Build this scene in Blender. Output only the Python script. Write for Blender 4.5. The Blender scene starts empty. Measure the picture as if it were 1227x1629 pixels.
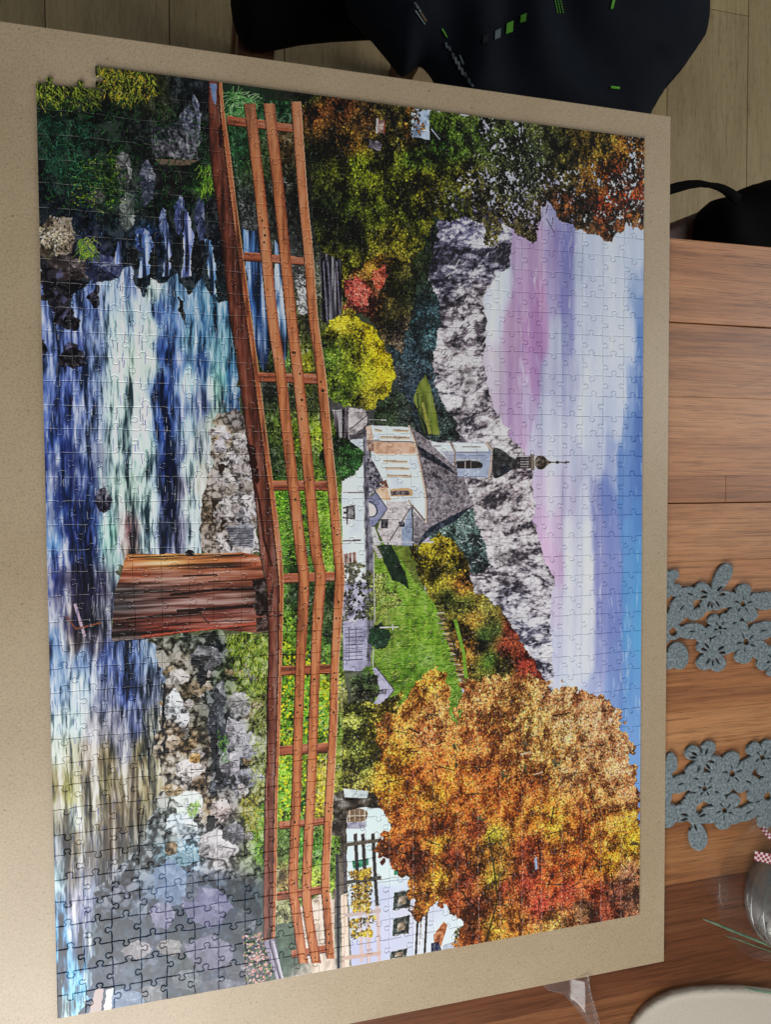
import bpy, bmesh, math, random
import numpy as np
from mathutils import Matrix, Vector

sc = bpy.context.scene
COL = sc.collection
# ------------------------------------------------------------------ camera, world, lamps, exposure
Z0 = 0.756                                    # height of the puzzle's printed face above the floor (m)
CAM = np.array([0.10099547, 0.38366094, 0.55673096+Z0])
RCW = np.array([[0.96685106, 0.01524485, -0.25488552], [-0.00621914, 0.99932596, 0.03617936], [0.25526526, -0.03339489, 0.96629417]])
FPX = 1158.32                                 # focal length in rows of a 1629-row photograph
cd = bpy.data.cameras.new('camera'); cam = bpy.data.objects.new('camera', cd); COL.objects.link(cam)
cd.sensor_fit = 'VERTICAL'; cd.sensor_height = 36.0; cd.lens = FPX/1629*36.0; cd.clip_start = 0.02; cd.clip_end = 60
cam.matrix_world = Matrix([list(RCW[i])+[CAM[i]] for i in range(3)]+[[0, 0, 0, 1]])
sc.camera = cam
w = bpy.data.worlds.new('World'); sc.world = w; w.use_nodes = True
w.node_tree.nodes['Background'].inputs[0].default_value = (.88, .93, 1.0, 1); w.node_tree.nodes['Background'].inputs[1].default_value = .125
sc.view_settings.view_transform = 'Standard'; sc.view_settings.look = 'None'; sc.view_settings.exposure = 0.0; sc.view_settings.gamma = 1
def area_lamp(name, loc, aim, sx, sy, power, col):
    d = bpy.data.lights.new(name, 'AREA'); d.shape = 'RECTANGLE'; d.size = sx; d.size_y = sy; d.energy = power; d.color = col
    o = bpy.data.objects.new(name, d); COL.objects.link(o); o.location = loc
    o.rotation_euler = (Vector(aim)-Vector(loc)).to_track_quat('-Z', 'Y').to_euler(); return o
area_lamp('window_light', (-.25, -.72, Z0+.72), (.05, .1, Z0), .9, .9, 21.5, (1, .99, .975))
area_lamp('far_window_light', (2.3, .75, Z0+1.25), (.45, .4, Z0), .9, 1.5, 22, (1, .97, .93))

# ------------------------------------------------------------------ helpers
def at(x, y, z):
    """the place on the level z (from the puzzle's face) that the photograph shows at column x, row y"""
    d = RCW @ np.array([(x-613.5)/FPX, -(y-814.5)/FPX, -1.]); k = (z+Z0-CAM[2])/d[2]; return CAM+d*k
def proj(p):
    c = (np.asarray(p)-CAM) @ RCW; return np.stack([613.5+FPX*c[..., 0]/-c[..., 2], 814.5-FPX*c[..., 1]/-c[..., 2]], -1)
def tag(o, label=None, cat=None, group=None, kind=None):
    for k, v in (('label', label), ('category', cat), ('group', group), ('kind', kind)):
        if v: o[k] = v
    return o
def empty(name, loc, **kw):
    o = bpy.data.objects.new(name, None); COL.objects.link(o); o.location = loc; o.empty_display_size = .05; return tag(o, **kw)
def obj(name, verts, faces, m, parent=None, smooth=False, uvs=None):
    me = bpy.data.meshes.new(name); me.from_pydata([tuple(map(float, v)) for v in verts], [], faces); me.update()
    if smooth: me.polygons.foreach_set('use_smooth', [True]*len(me.polygons))
    o = bpy.data.objects.new(name, me); COL.objects.link(o); me.materials.append(m)
    if parent is not None:
        o.parent = parent; o.matrix_parent_inverse = Matrix.Translation(-Vector(parent.location))
    return o
def box(x0, y0, z0, x1, y1, z1, bev=0.):
    bm = bmesh.new(); bmesh.ops.create_cube(bm, size=1)
    for v in bm.verts: v.co = Vector(((x0+x1)/2+v.co.x*(x1-x0), (y0+y1)/2+v.co.y*(y1-y0), (z0+z1)/2+v.co.z*(z1-z0)))
    if bev: bmesh.ops.bevel(bm, geom=bm.edges[:], offset=bev, segments=2, affect='EDGES', profile=.6)
    bm.verts.index_update(); r = [v.co[:] for v in bm.verts], [[v.index for v in f.verts] for f in bm.faces]; bm.free(); return r
def tube(P, R, n=8, flat=1.):
    """a tapering tube through the points P with radii R"""
    P = [Vector(p) for p in P]; V, F = [], []
    for i, p in enumerate(P):
        d = (P[min(i+1, len(P)-1)]-P[max(i-1, 0)]).normalized(); a = d.orthogonal().normalized() if abs(d.z) > .95 else d.cross(Vector((0, 0, 1))).normalized(); b = d.cross(a)
        for k in range(n): t = 2*math.pi*k/n; V.append(p+(a*math.cos(t)+b*math.sin(t)*flat)*R[i])
    for i in range(len(P)-1):
        for k in range(n): F.append([i*n+k, i*n+(k+1) % n, (i+1)*n+(k+1) % n, (i+1)*n+k])
    F += [list(range(n))[::-1], list(range((len(P)-1)*n, len(P)*n))]
    return V, F
def lathe(prof, c, n=64):
    V, F = [], []; m = len(prof)
    for k in range(n):
        t = 2*math.pi*k/n
        for r, z in prof: V.append((c[0]+r*math.cos(t), c[1]+r*math.sin(t), c[2]+z))
    for k in range(n):
        for i in range(m-1): F.append([k*m+i, ((k+1) % n)*m+i, ((k+1) % n)*m+i+1, k*m+i+1])
    return V, F
def poly_sdf(P, X, Y):
    """signed distance to a closed outline, positive inside"""
    P = np.asarray(P, float)[:, :2]; d = np.full(X.shape, 1e9); ins = np.zeros(X.shape, bool)
    for i in range(len(P)):
        (x1, y1), (x2, y2) = P[i], P[(i+1) % len(P)]; ex, ey = x2-x1, y2-y1; t = np.clip(((X-x1)*ex+(Y-y1)*ey)/(ex*ex+ey*ey+1e-15), 0, 1)
        d = np.minimum(d, np.hypot(X-x1-t*ex, Y-y1-t*ey))
        if y1 != y2: ins ^= ((y1 > Y) != (y2 > Y)) & (X < (x2-x1)*(Y-y1)/(y2-y1)+x1)
    return np.where(ins, d, -d)
def sheet(sd, xs, ys, top, bottom):
    """solid cut out of a grid where sd > 0 (marching squares), top/bottom heights from functions of (x, y, sd)"""
    vid, V2, D, F, B = {}, [], [], [], []
    def vert(key, x, y, d):
        if key not in vid: vid[key] = len(V2); V2.append((x, y)); D.append(max(d, 0.))
        return vid[key]
    ny, nx = sd.shape
    for j in range(ny-1):
        for i in range(nx-1):
            c = [(i, j), (i+1, j), (i+1, j+1), (i, j+1)]; v = [sd[b, a] for a, b in c]
            if max(v) <= 0: continue
            pol = []; cross = []
            for k in range(4):
                a, b = c[k], c[(k+1) % 4]; va, vb = v[k], v[(k+1) % 4]
                if va > 0: pol.append(vert(a, xs[a[0]], ys[a[1]], va))
                if (va > 0) != (vb > 0):
                    t = va/(va-vb); q = vert((min(a, b), max(a, b)), xs[a[0]]+(xs[b[0]]-xs[a[0]])*t, ys[a[1]]+(ys[b[1]]-ys[a[1]])*t, 0.); pol.append(q); cross.append((q, va > 0))
            if len(pol) >= 3: F.append(pol)
            if len(cross) == 2:
                (p, o1), (q, o2) = cross; B.append((p, q) if o1 else (q, p))
    n = len(V2)
    V = [(x, y, top(x, y, d)) for (x, y), d in zip(V2, D)]+[(x, y, bottom(x, y, d)) for (x, y), d in zip(V2, D)]
    FF = F+[[k+n for k in f[::-1]] for f in F]+[[q, p, p+n, q+n] for p, q in B]
    return V, FF
def mat(name, rough=.5, spec=.5, base=(.5, .5, .5)):
    m = bpy.data.materials.new(name); m.use_nodes = True; p = m.node_tree.nodes['Principled BSDF']
    p.inputs['Base Color'].default_value = (*base, 1); p.inputs['Roughness'].default_value = rough; p.inputs['Specular IOR Level'].default_value = spec
    return m, m.node_tree.nodes, m.node_tree.links, p
def nd(N, t, **kw):
    n = N.new(t)
    for k, v in kw.items():
        if k in n.inputs: n.inputs[k].default_value = v
        else: setattr(n, k, v)
    return n
def ramp(N, L, src, stops):
    r = N.new('ShaderNodeValToRGB'); e = r.color_ramp.elements
    while len(e) < len(stops): e.new(.5)
    for q, (p, c) in zip(e, stops): q.position = p; q.color = (*c, 1)
    L.new(src, r.inputs[0]); return r
def mapped(N, L, scale, coord='Object'):
    tc = N.new('ShaderNodeTexCoord'); mp = N.new('ShaderNodeMapping'); mp.inputs['Scale'].default_value = scale; L.new(tc.outputs[coord], mp.inputs[0]); return mp
def mix(N, L, f, a, b, mode='MIX'):
    m = nd(N, 'ShaderNodeMix', data_type='RGBA', blend_type=mode)
    for s, v in ((m.inputs[0], f), (m.inputs[6], a), (m.inputs[7], b)):
        if hasattr(v, 'is_linked'): L.new(v, s)
        else: s.default_value = v if isinstance(v, float) else (*v, 1)
    return m
def bump(N, L, p, h, strength, dist):
    b = nd(N, 'ShaderNodeBump'); b.inputs['Strength'].default_value = strength; b.inputs['Distance'].default_value = dist; L.new(h, b.inputs['Height']); L.new(b.outputs[0], p.inputs['Normal'])
def noise_tex(N, L, vec, scale, detail=4, rough=.6):
    n = nd(N, 'ShaderNodeTexNoise'); n.inputs['Scale'].default_value = scale; n.inputs['Detail'].default_value = detail; n.inputs['Roughness'].default_value = rough; L.new(vec.outputs[0], n.inputs['Vector']); return n

# ------------------------------------------------------------------ materials
def wood_mat(name, dark, mid, light, rough, gr=(2.2, 60, 60), tint=True, fibre=1.):
    m, N, L, p = mat(name, rough, .45)
    mp = mapped(N, L, gr); mp2 = mapped(N, L, (gr[0]*.25, gr[1]*.10, gr[2]*.10) if gr[1] > gr[0] else (gr[0]*.10, gr[1]*.25, gr[2]*.10)); mp3 = mapped(N, L, (gr[0]*6, gr[1]*9, gr[2]*9))
    big = noise_tex(N, L, mp2, 1.6, 6, .62); big.inputs['Distortion'].default_value = .9
    fine = noise_tex(N, L, mp, 2., 6, .65); pore = noise_tex(N, L, mp3, 1., 3, .6)
    r = ramp(N, L, big.outputs[0], [(.28, dark), (.5, mid), (.74, light)])
    r2 = ramp(N, L, fine.outputs[0], [(.3, (.46, .40, .36)), (.5, (1, 1, 1)), (.78, (1.22, 1.18, 1.12))])
    c = mix(N, L, .8*fibre, r.outputs[0], r2.outputs[0], 'MULTIPLY')
    r3 = ramp(N, L, pore.outputs[0], [(.36, (.38, .33, .30)), (.46, (1, 1, 1))])
    c = mix(N, L, .75*fibre, c.outputs[2], r3.outputs[0], 'MULTIPLY'); out = c.outputs[2]
    if tint:
        oi = N.new('ShaderNodeObjectInfo'); c = mix(N, L, 1., out, oi.outputs['Color'], 'MULTIPLY'); out = c.outputs[2]
    L.new(out, p.inputs['Base Color']); bump(N, L, p, pore.outputs[0], .25, .0006); return m
M_TABLE = wood_mat('table_wood', (.25, .100, .038), (.41, .185, .076), (.54, .285, .132), .38, (4.5, 150, 150))
M_FLOOR = wood_mat('floor_oak', (.33, .252, .120), (.43, .332, .168), (.52, .415, .222), .55, (70, 5, 70), True, .5)
M_CHAIRWOOD = wood_mat('chair_wood', (.07, .024, .013), (.11, .042, .023), (.16, .068, .037), .4, (30, 30, 3), False)
m, N, L, p = mat('fibreboard', .42, .7)
mp = mapped(N, L, (1, 1, 1)); a = noise_tex(N, L, mp, 700, 4, .65); b = noise_tex(N, L, mp, 9, 4, .55); c = noise_tex(N, L, mp, 330, 2, .5)
r = ramp(N, L, b.outputs[0], [(.3, (.370, .280, .172)), (.7, (.435, .342, .222))]); r2 = ramp(N, L, a.outputs[0], [(.3, (.74, .72, .69)), (.5, (1, 1, 1)), (.72, (1.12, 1.12, 1.11))])
q = mix(N, L, 1., r.outputs[0], r2.outputs[0], 'MULTIPLY'); r3 = ramp(N, L, c.outputs[0], [(.245, (.5, .45, .39)), (.31, (1, 1, 1))]); q = mix(N, L, .8, q.outputs[2], r3.outputs[0], 'MULTIPLY')
L.new(q.outputs[2], p.inputs['Base Color']); bump(N, L, p, a.outputs[0], .25, .0004); M_BOARD = m
m, N, L, p = mat('grey_felt', .95, .1)
mp = mapped(N, L, (1, 1, 1)); a = noise_tex(N, L, mp, 900, 3, .7); b = noise_tex(N, L, mp, 400, 5, .75)
r = ramp(N, L, b.outputs[0], [(.3, (.055, .078, .086)), (.5, (.175, .214, .228)), (.72, (.37, .42, .435))]); L.new(r.outputs[0], p.inputs['Base Color']); bump(N, L, p, a.outputs[0], .6, .0012); M_FELT = m
def cloth(name, base, rough=.75, sc_=900):
    m, N, L, p = mat(name, rough, .12); mp = mapped(N, L, (1, 1, 1)); a = noise_tex(N, L, mp, sc_, 2, .6); b = noise_tex(N, L, mp, 14, 4, .6)
    r = ramp(N, L, b.outputs[0], [(.3, tuple(x*.7 for x in base)), (.7, tuple(x*1.35 for x in base))]); L.new(r.outputs[0], p.inputs['Base Color']); bump(N, L, p, a.outputs[0], .3, .0006); return m
M_JACKET = cloth('black_navy_cloth', (.0062, .0092, .015), .8); M_SEAT = cloth('dark_seat_cloth', (.003, .0026, .0026), .9); M_BAG = cloth('black_bag_cloth', (.0018, .0018, .0018), .9)
M_GREEN = cloth('bright_green_print', (.13, .42, .05)); M_GREY = cloth('grey_reflective_print', (.13, .17, .19)); M_DGREY = cloth('dark_grey_print', (.02, .023, .028)); M_SILVER = cloth('silver_reflective_print', (.30, .36, .38)); M_BROWN = cloth('brown_print', (.16, .11, .08))
m, N, L, p = mat('cream_speckled', .55, .4); mp = mapped(N, L, (1, 1, 1)); a = noise_tex(N, L, mp, 900, 3, .6); r = ramp(N, L, a.outputs[0], [(.33, (.44, .39, .315)), (.55, (.50, .45, .375)), (.75, (.53, .48, .41))]); L.new(r.outputs[0], p.inputs['Base Color']); M_CREAM = m
m, N, L, p = mat('green_stalk', .5); mp = mapped(N, L, (1, 1, 1)); a = noise_tex(N, L, mp, 60); r = ramp(N, L, a.outputs[0], [(.3, (.05, .12, .07)), (.7, (.16, .28, .17))]); L.new(r.outputs[0], p.inputs['Base Color']); M_STALK = m
m, N, L, p = mat('gingham', .8, .2); mp = mapped(N, L, (1, 1, 1), 'UV'); ck = nd(N, 'ShaderNodeTexChecker', Scale=1.); L.new(mp.outputs[0], ck.inputs[0]); ck.inputs[1].default_value = (.24, .028, .04, 1); ck.inputs[2].default_value = (.66, .52, .54, 1); L.new(ck.outputs[0], p.inputs['Base Color']); M_GINGHAM = m
def clear(name, tint, gloss_rough, body=.0, bcol=(.7, .75, .75), ior=.22, bumpy=0):
    m = bpy.data.materials.new(name); m.use_nodes = True; N, L = m.node_tree.nodes, m.node_tree.links; N.clear(); out = N.new('ShaderNodeOutputMaterial')
    t = nd(N, 'ShaderNodeBsdfTransparent'); t.inputs[0].default_value = (*tint, 1); g = nd(N, 'ShaderNodeBsdfGlossy'); g.inputs['Roughness'].default_value = gloss_rough
    lw = N.new('ShaderNodeLayerWeight'); lw.inputs[0].default_value = ior; d = nd(N, 'ShaderNodeBsdfDiffuse'); d.inputs[0].default_value = (*bcol, 1)
    m1 = N.new('ShaderNodeMixShader'); m1.inputs[0].default_value = body; L.new(t.outputs[0], m1.inputs[1]); L.new(d.outputs[0], m1.inputs[2])
    m2 = N.new('ShaderNodeMixShader'); L.new(lw.outputs[1], m2.inputs[0]); L.new(m1.outputs[0], m2.inputs[1]); L.new(g.outputs[0], m2.inputs[2]); L.new(m2.outputs[0], out.inputs[0])
    if bumpy:
        mp = mapped(N, L, (1, 1, 1)); a = noise_tex(N, L, mp, bumpy, 3, .5); b = nd(N, 'ShaderNodeBump'); b.inputs['Strength'].default_value = .5; b.inputs['Distance'].default_value = .004; L.new(a.outputs[0], b.inputs['Height'])
        L.new(b.outputs[0], g.inputs['Normal']); L.new(b.outputs[0], lw.inputs['Normal'])
    return m
M_GLASS = clear('clear_glass', (.93, .95, .94), .05, .04, (.8, .84, .84), ior=.28); M_FILM = clear('clear_film', (.985, .985, .985), .22, .02, (.9, .92, .93), ior=.12); M_THIN = clear('thin_glass', (.993, .994, .993), .14, .0, ior=.05)
# ---------------------------------------------------------------- the printed landscape (a flat print, painted here with numpy)
PW, PH = 1200, 1700                       # print raster, 0.4 mm per cell
# survey of the photograph -> print raster (plane homography of the puzzle's four corners)
QUAD = [(55.4, 91.0), (1026.5, 219.5), (1018.5, 1456.0), (91.0, 1621.0)]
def _homography(src, dst):
    A = []
    for (x, y), (u, v) in zip(src, dst):
        A += [[x, y, 1, 0, 0, 0, -u*x, -u*y, -u], [0, 0, 0, x, y, 1, -v*x, -v*y, -v]]
    return np.linalg.svd(np.array(A, float))[2][-1].reshape(3, 3)
HM = _homography(QUAD, [(0, 0), (PW, 0), (PW, PH), (0, PH)])
def S(pts):
    p = np.asarray(pts, float); q = np.c_[p[:, :2], np.ones(len(p))] @ HM.T
    return q[:, :2] / q[:, 2:]
R_ = np.random.default_rng(11)
CV = np.zeros((PH, PW, 3), np.float32)

def noise(h, w, cx, cy, octv=3, seed=0, gain=.55):
    """fractal noise 0..1 (white noise shaped in the frequency domain), features about cx by cy raster cells"""
    g = np.random.default_rng(seed); hh, ww = h+(-h) % 8+int(min(cy*2, 160))//8*8, w+(-w) % 8+int(min(cx*2, 160))//8*8
    f = np.fft.rfft2(g.standard_normal((hh, ww)).astype(np.float32))
    fy = np.fft.fftfreq(hh)[:, None]*cy*2.2; fx = np.fft.rfftfreq(ww)[None]*cx*2.2
    f *= (1+(fx*fx+fy*fy))**(-(1.05+1.5/max(octv, 1))); f[0, 0] = 0
    n = np.fft.irfft2(f, (hh, ww))[:h, :w].astype(np.float32)
    return np.clip(.5+.2*n/(n.std()+1e-9), 0, 1)
def ridged(h, w, cx, cy, octv=4, seed=0):
    """dark cracks between lighter faces, 0..1"""
    a = np.abs(noise(h, w, cx, cy, octv, seed)-.5); b = np.abs(noise(h, w, cx*.5, cy*.5, octv, seed+91)-.5)
    return np.clip(2.6*a+1.3*b, 0, 1)

def idw(samples, X, Y, sx=1., sy=1., p=3.):
    """inverse-distance blend of (x, y, (r,g,b)) samples at raster points"""
    P = S([(s[0], s[1]) for s in samples]); C = np.array([s[2] for s in samples], np.float32)
    num = np.zeros(X.shape+(3,), np.float32); den = np.zeros(X.shape, np.float32)
    for (px, py), c in zip(P, C):
        d = ((X-px)/sx)**2 + ((Y-py)/sy)**2 + 9.
        w = (d**(-p/2)).astype(np.float32); num += w[..., None]*c; den += w
    return num/den[..., None]
def field(samples, x0, y0, h, w, sx=1., sy=1., p=3., step=6):
    gx = np.arange(0, w+step, step); gy = np.arange(0, h+step, step)
    X, Y = np.meshgrid(gx+x0, gy+y0); F = idw(samples, X.astype(np.float32), Y.astype(np.float32), sx, sy, p)
    ax = np.arange(w)/step; ay = np.arange(h)/step; ix, iy = ax.astype(int), ay.astype(int)
    fx = (ax-ix)[None, :, None].astype(np.float32); fy = (ay-iy)[:, None, None].astype(np.float32)
    ix1 = np.minimum(ix+1, len(gx)-1); iy1 = np.minimum(iy+1, len(gy)-1)
    r0 = F[iy]; r1 = F[iy1]
    return (r0[:, ix]*(1-fx)+r0[:, ix1]*fx)*(1-fy) + (r1[:, ix]*(1-fx)+r1[:, ix1]*fx)*fy

def inside(P, X, Y):
    m = np.zeros(X.shape, bool); n = len(P)
    for i in range(n):
        x1, y1 = P[i]; x2, y2 = P[(i+1) % n]
        if y1 == y2: continue
        c = (y1 > Y) != (y2 > Y)
        m ^= c & (X < (x2-x1)*(Y-y1)/(y2-y1)+x1)
    return m
class Area:
    """a polygon of the picture (survey points) with optionally ragged edges"""
    def __init__(s, pts, rough=0., cell=14., seed=1, raster=False):
        P = np.asarray(pts, float) if raster else S(pts); pad = int(rough)+2
        s.x0 = max(0, int(P[:, 0].min())-pad); s.y0 = max(0, int(P[:, 1].min())-pad)
        s.x1 = min(PW, int(P[:, 0].max())+pad+1); s.y1 = min(PH, int(P[:, 1].max())+pad+1)
        s.w, s.h = max(s.x1-s.x0, 1), max(s.y1-s.y0, 1)
        X, Y = np.meshgrid(np.arange(s.w, dtype=np.float32)+s.x0, np.arange(s.h, dtype=np.float32)+s.y0)
        if rough:
            X += (noise(s.h, s.w, cell, cell, 3, seed)-.5)*2*rough
            Y += (noise(s.h, s.w, cell, cell, 3, seed+50)-.5)*2*rough
        s.m = inside(P, X, Y); s.seed = seed
    def put(s, col, a=1.):
        v = CV[s.y0:s.y1, s.x0:s.x1]
        k = (s.m*np.float32(1) if np.isscalar(a) and a == 1 else s.m*a)[..., None]
        v += (np.asarray(col, np.float32)-v)*k
    def feather(s, r):
        m = s.m.astype(np.float32)
        for ax in (0, 1):
            for q in range(2):
                c = np.cumsum(np.pad(m, [(r+1, r) if i == ax else (0, 0) for i in (0, 1)]), axis=ax)
                m = (np.take(c, np.arange(2*r+1, c.shape[ax]), ax)-np.take(c, np.arange(0, c.shape[ax]-2*r-1), ax))/(2*r+1)
        s.m = m; return s
    def n(s, cx, cy, o=3, k=0): return noise(s.h, s.w, cx, cy, o, s.seed*7+k)
    def rd(s, cx, cy, o=4, k=0): return ridged(s.h, s.w, cx, cy, o, s.seed*7+k)
    def fld(s, samples, sx=1., sy=1., p=3.): return field(samples, s.x0, s.y0, s.h, s.w, sx, sy, p)
def shear(n, k):
    """slant a noise sheet so that its streaks run diagonally"""
    h, w = n.shape; x = (np.arange(w)[None]+(k*np.arange(h))[:, None].astype(int)) % w; return np.take_along_axis(n, x, 1)
def tri(base, t, dk=.4, lt=.45, tint=(1, 1, 1)):
    """three-tone ramp round a base colour: t 0 dark, .5 base, 1 light"""
    base = np.asarray(base, np.float32); t = t[..., None]
    lo = base*dk*np.asarray(tint, np.float32); hi = 255-(255-base)*lt
    return np.where(t < .5, lo+(base-lo)*(2*t), base+(hi-base)*(2*t-1))
def con(t, k): return np.clip((t-.5)*k+.5, 0, 1)

def dabs(area, n, colf, r=(1.5, 3.5), asp=(.4, .9), ang=(0, 180), jit=.18, seed=3, dens=None, alpha=1.):
    """n little leaf-like dabs inside an area; colf(x, y, rng) gives their colours"""
    g = np.random.default_rng(seed)
    xs = g.integers(0, area.w, n); ys = g.integers(0, area.h, n); ok = area.m[ys, xs]
    if dens is not None: ok &= g.random(n) < dens[ys, xs]
    xs, ys = xs[ok], ys[ok]; n = len(xs)
    if n == 0: return
    col = colf(xs+area.x0, ys+area.y0, g)*(1+(g.random((n, 1))-.5)*2*jit)
    a = np.radians(g.uniform(ang[0], ang[1], n)); ra = g.uniform(r[0], r[1], n); rb = ra*g.uniform(asp[0], asp[1], n)
    k = int(np.ceil(r[1])); o = np.arange(-k, k+1)
    for dy in o:
        for dx in o:
            u = (dx*np.cos(a)+dy*np.sin(a))/ra; v = (-dx*np.sin(a)+dy*np.cos(a))/rb
            hit = u*u+v*v <= 1
            X = xs[hit]+area.x0+dx; Y = ys[hit]+area.y0+dy
            q = (X >= 0) & (X < PW) & (Y >= 0) & (Y < PH); X, Y = X[q], Y[q]; c = col[hit][q]
            CV[Y, X] = c if alpha == 1 else CV[Y, X]*(1-alpha)+c*alpha
def foliage(pts, samples, n=6000, r=(1.6, 3.8), dark=.28, rough=10, cell=18, seed=5, gaps=.0, light=1.35, asp=(.4, .9), ang=(0, 180), clump=26, base=True, warm=None, sxy=(1, 1)):
    A = Area(pts, rough, cell, seed)
    if gaps: A.m &= A.n(7, 7, 2, 9) > gaps
    F = A.fld(samples, *sxy)
    cl = con(A.n(clump, clump, 4, 3), 1.7); fine = A.n(5, 5, 2, 4)
    if base: A.put(F*(dark+.30*cl*fine)[..., None])
    def mk(lo, hi):
        def f(x, y, g):
            c = F[y-A.y0, x-A.x0].copy(); k = cl[y-A.y0, x-A.x0]
            return c*(lo+(hi-lo)*k+g.normal(0, .26, len(x)))[:, None].clip(.1, 1.9)
        return f
    dabs(A, int(n*.6), mk(.3, .75), r, asp, ang, .2, seed+1, None if base else con(fine, 1.2))
    dabs(A, n, mk(.5, 1.15), r, asp, ang, .22, seed+2, np.clip(cl*1.3-.05, .05, 1))
    dabs(A, int(n*.6), mk(.8, light), (r[0]*.8, r[1]*.8), asp, ang, .25, seed+3, np.clip(cl*1.8-.6, .03, 1))
    return A
def blades(area, n, cols, ln=(8, 20), ang=(60, 120), seed=4, wid=1, bnd=.25, alpha=1.):
    """thin grass blades"""
    g = np.random.default_rng(seed); xs = g.integers(0, area.w, n); ys = g.integers(0, area.h, n); ok = area.m[ys, xs]
    xs, ys = xs[ok]+area.x0, ys[ok]+area.y0; n = len(xs); a = np.radians(g.uniform(*ang, n)); L = g.uniform(*ln, n)
    c = np.asarray(cols, np.float32)[g.integers(0, len(cols), n)]*(1+g.normal(0, .15, (n, 1))); bend = g.normal(0, bnd, n)
    for t in np.linspace(0, 1, int(ln[1])):
        X = (xs+np.cos(a+bend*t)*L*t).astype(int); Y = (ys+np.sin(a+bend*t)*L*t).astype(int)
        for d in range(wid):
            q = (X+d >= 0) & (X+d < PW) & (Y >= 0) & (Y < PH); CV[Y[q], X[q]+d] = CV[Y[q], X[q]+d]*(1-alpha)+c[q]*alpha
def fillp(pts, col, grain=.06, cx=6, cy=6, seed=1, rough=0, dk=.5, k=1.):
    A = Area(pts, rough, 8, seed); t = con(A.n(cx, cy, 3), k)
    A.put(tri(np.asarray(col, np.float32), .5+(t-.5)*grain*8 if grain < .12 else t, dk)); return A
def line(pts, w, col, seed=1):
    P = S(pts); d = np.gradient(P, axis=0); d /= np.linalg.norm(d, axis=1)[:, None]+1e-9
    nrm = np.c_[-d[:, 1], d[:, 0]]; w = np.broadcast_to(np.asarray(w, float), (len(P),))[:, None]*1.24/2
    Area(np.r_[P+nrm*w, (P-nrm*w)[::-1]], 0, 8, seed, raster=True).put(col)
def spline(pts, m=8):
    """smooth curve through survey points (Catmull-Rom)"""
    P = np.asarray(pts, float); P = np.r_[[2*P[0]-P[1]], P, [2*P[-1]-P[-2]]]; out = []
    for i in range(1, len(P)-2):
        for t in np.linspace(0, 1, m, endpoint=False):
            a, b, c, d = P[i-1:i+3]
            out.append(.5*((2*b)+(c-a)*t+(2*a-5*b+4*c-d)*t*t+(3*b-a-3*c+d)*t**3))
    return np.array(out+[P[-2]])
def timber(left, right, cols, seed=1, grain=1., edge=None, knots=0):
    """a plank between two survey curves; cols = colours across it, left to right"""
    L, Rr = spline(left), spline(right); n = min(len(L), len(Rr))
    A = Area(np.r_[L, Rr[::-1]], 0, 8, seed)
    PL, PR = S(L), S(Rr); yy = np.arange(A.h)+A.y0
    o = np.argsort(PL[:, 1]); xl = np.interp(yy, PL[o, 1], PL[o, 0]); o = np.argsort(PR[:, 1]); xr = np.interp(yy, PR[o, 1], PR[o, 0])
    u = np.clip((np.arange(A.w)[None]+A.x0-xl[:, None])/np.maximum(xr-xl, 1)[:, None], 0, 1)
    C = np.array([c[1] for c in cols], np.float32); ts = [c[0] for c in cols]
    base = np.stack([np.interp(u, ts, C[:, i]) for i in range(3)], -1)
    t = .5+(A.n(5, 120, 3)-.5)*.55*grain+(A.n(3, 14, 2, 2)-.5)*.35*grain+(A.n(60, 90, 2, 3)-.5)*.3
    A.put(tri(base, np.clip(t, 0, 1), .45, .72))
    g = np.random.default_rng(seed)
    for k in range(knots):
        i = g.integers(2, n-2); f = g.uniform(.25, .75); c = PL[i]*(1-f)+PR[i]*f; r = g.uniform(.9, 2.1)
        th = np.linspace(0, 6.28, 9); Area(np.c_[c[0]+r*np.cos(th), c[1]+r*1.4*np.sin(th)], 0, 8, 2, raster=True).put(base.mean((0, 1))*.35)
    if edge is not None:
        line(Rr, 1.6, edge)
    line(L, 1.2, C.min(0)*.45)
def boulder(cx, cy, rx, ry, col, seed=1, rot=0, dk=.35, lit=(.6, -.5), fac=9, cr=1.):
    """an angular stone: facets round an off-centre ridge point, each in its own tone"""
    g = np.random.default_rng(seed); th = np.sort(np.linspace(0, 2*np.pi, fac, endpoint=False)+g.uniform(-.25, .25, fac)); rr = 1+g.uniform(-.28, .16, fac); a = np.radians(rot)
    x = rx*rr*np.cos(th); y = ry*rr*np.sin(th); P = np.c_[cx+x*np.cos(a)-y*np.sin(a), cy+x*np.sin(a)+y*np.cos(a)]
    O = np.array([cx+g.uniform(-.3, .3)*rx, cy+g.uniform(-.3, .3)*ry]); col = np.asarray(col, np.float32)
    A = Area(P, 3, 7, seed); A.put(tri(col, A.n(4, 5, 3)*.5+.2, dk, .5))
    for i in range(fac):
        q = [P[i], P[(i+1) % fac], O]; m = (P[i]+P[(i+1) % fac])/2-O; m /= np.linalg.norm(m)+1e-9; sh = .5+.3*(m[0]*lit[0]+m[1]*lit[1])+g.normal(0, .12)*(.4+.6*cr)
        F = Area(q, 2.5, 6, seed+i); F.put(tri(col, np.clip(sh+(F.n(5, 6, 3, 1)-.5)*.62*(.35+.65*cr), 0, 1), dk, .45), .9)
    for i in (0, fac//2):
        if cr > .5: line([P[i]*.9+O*.1, P[i]*.35+O*.65], 1.1, col*.38)
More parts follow.
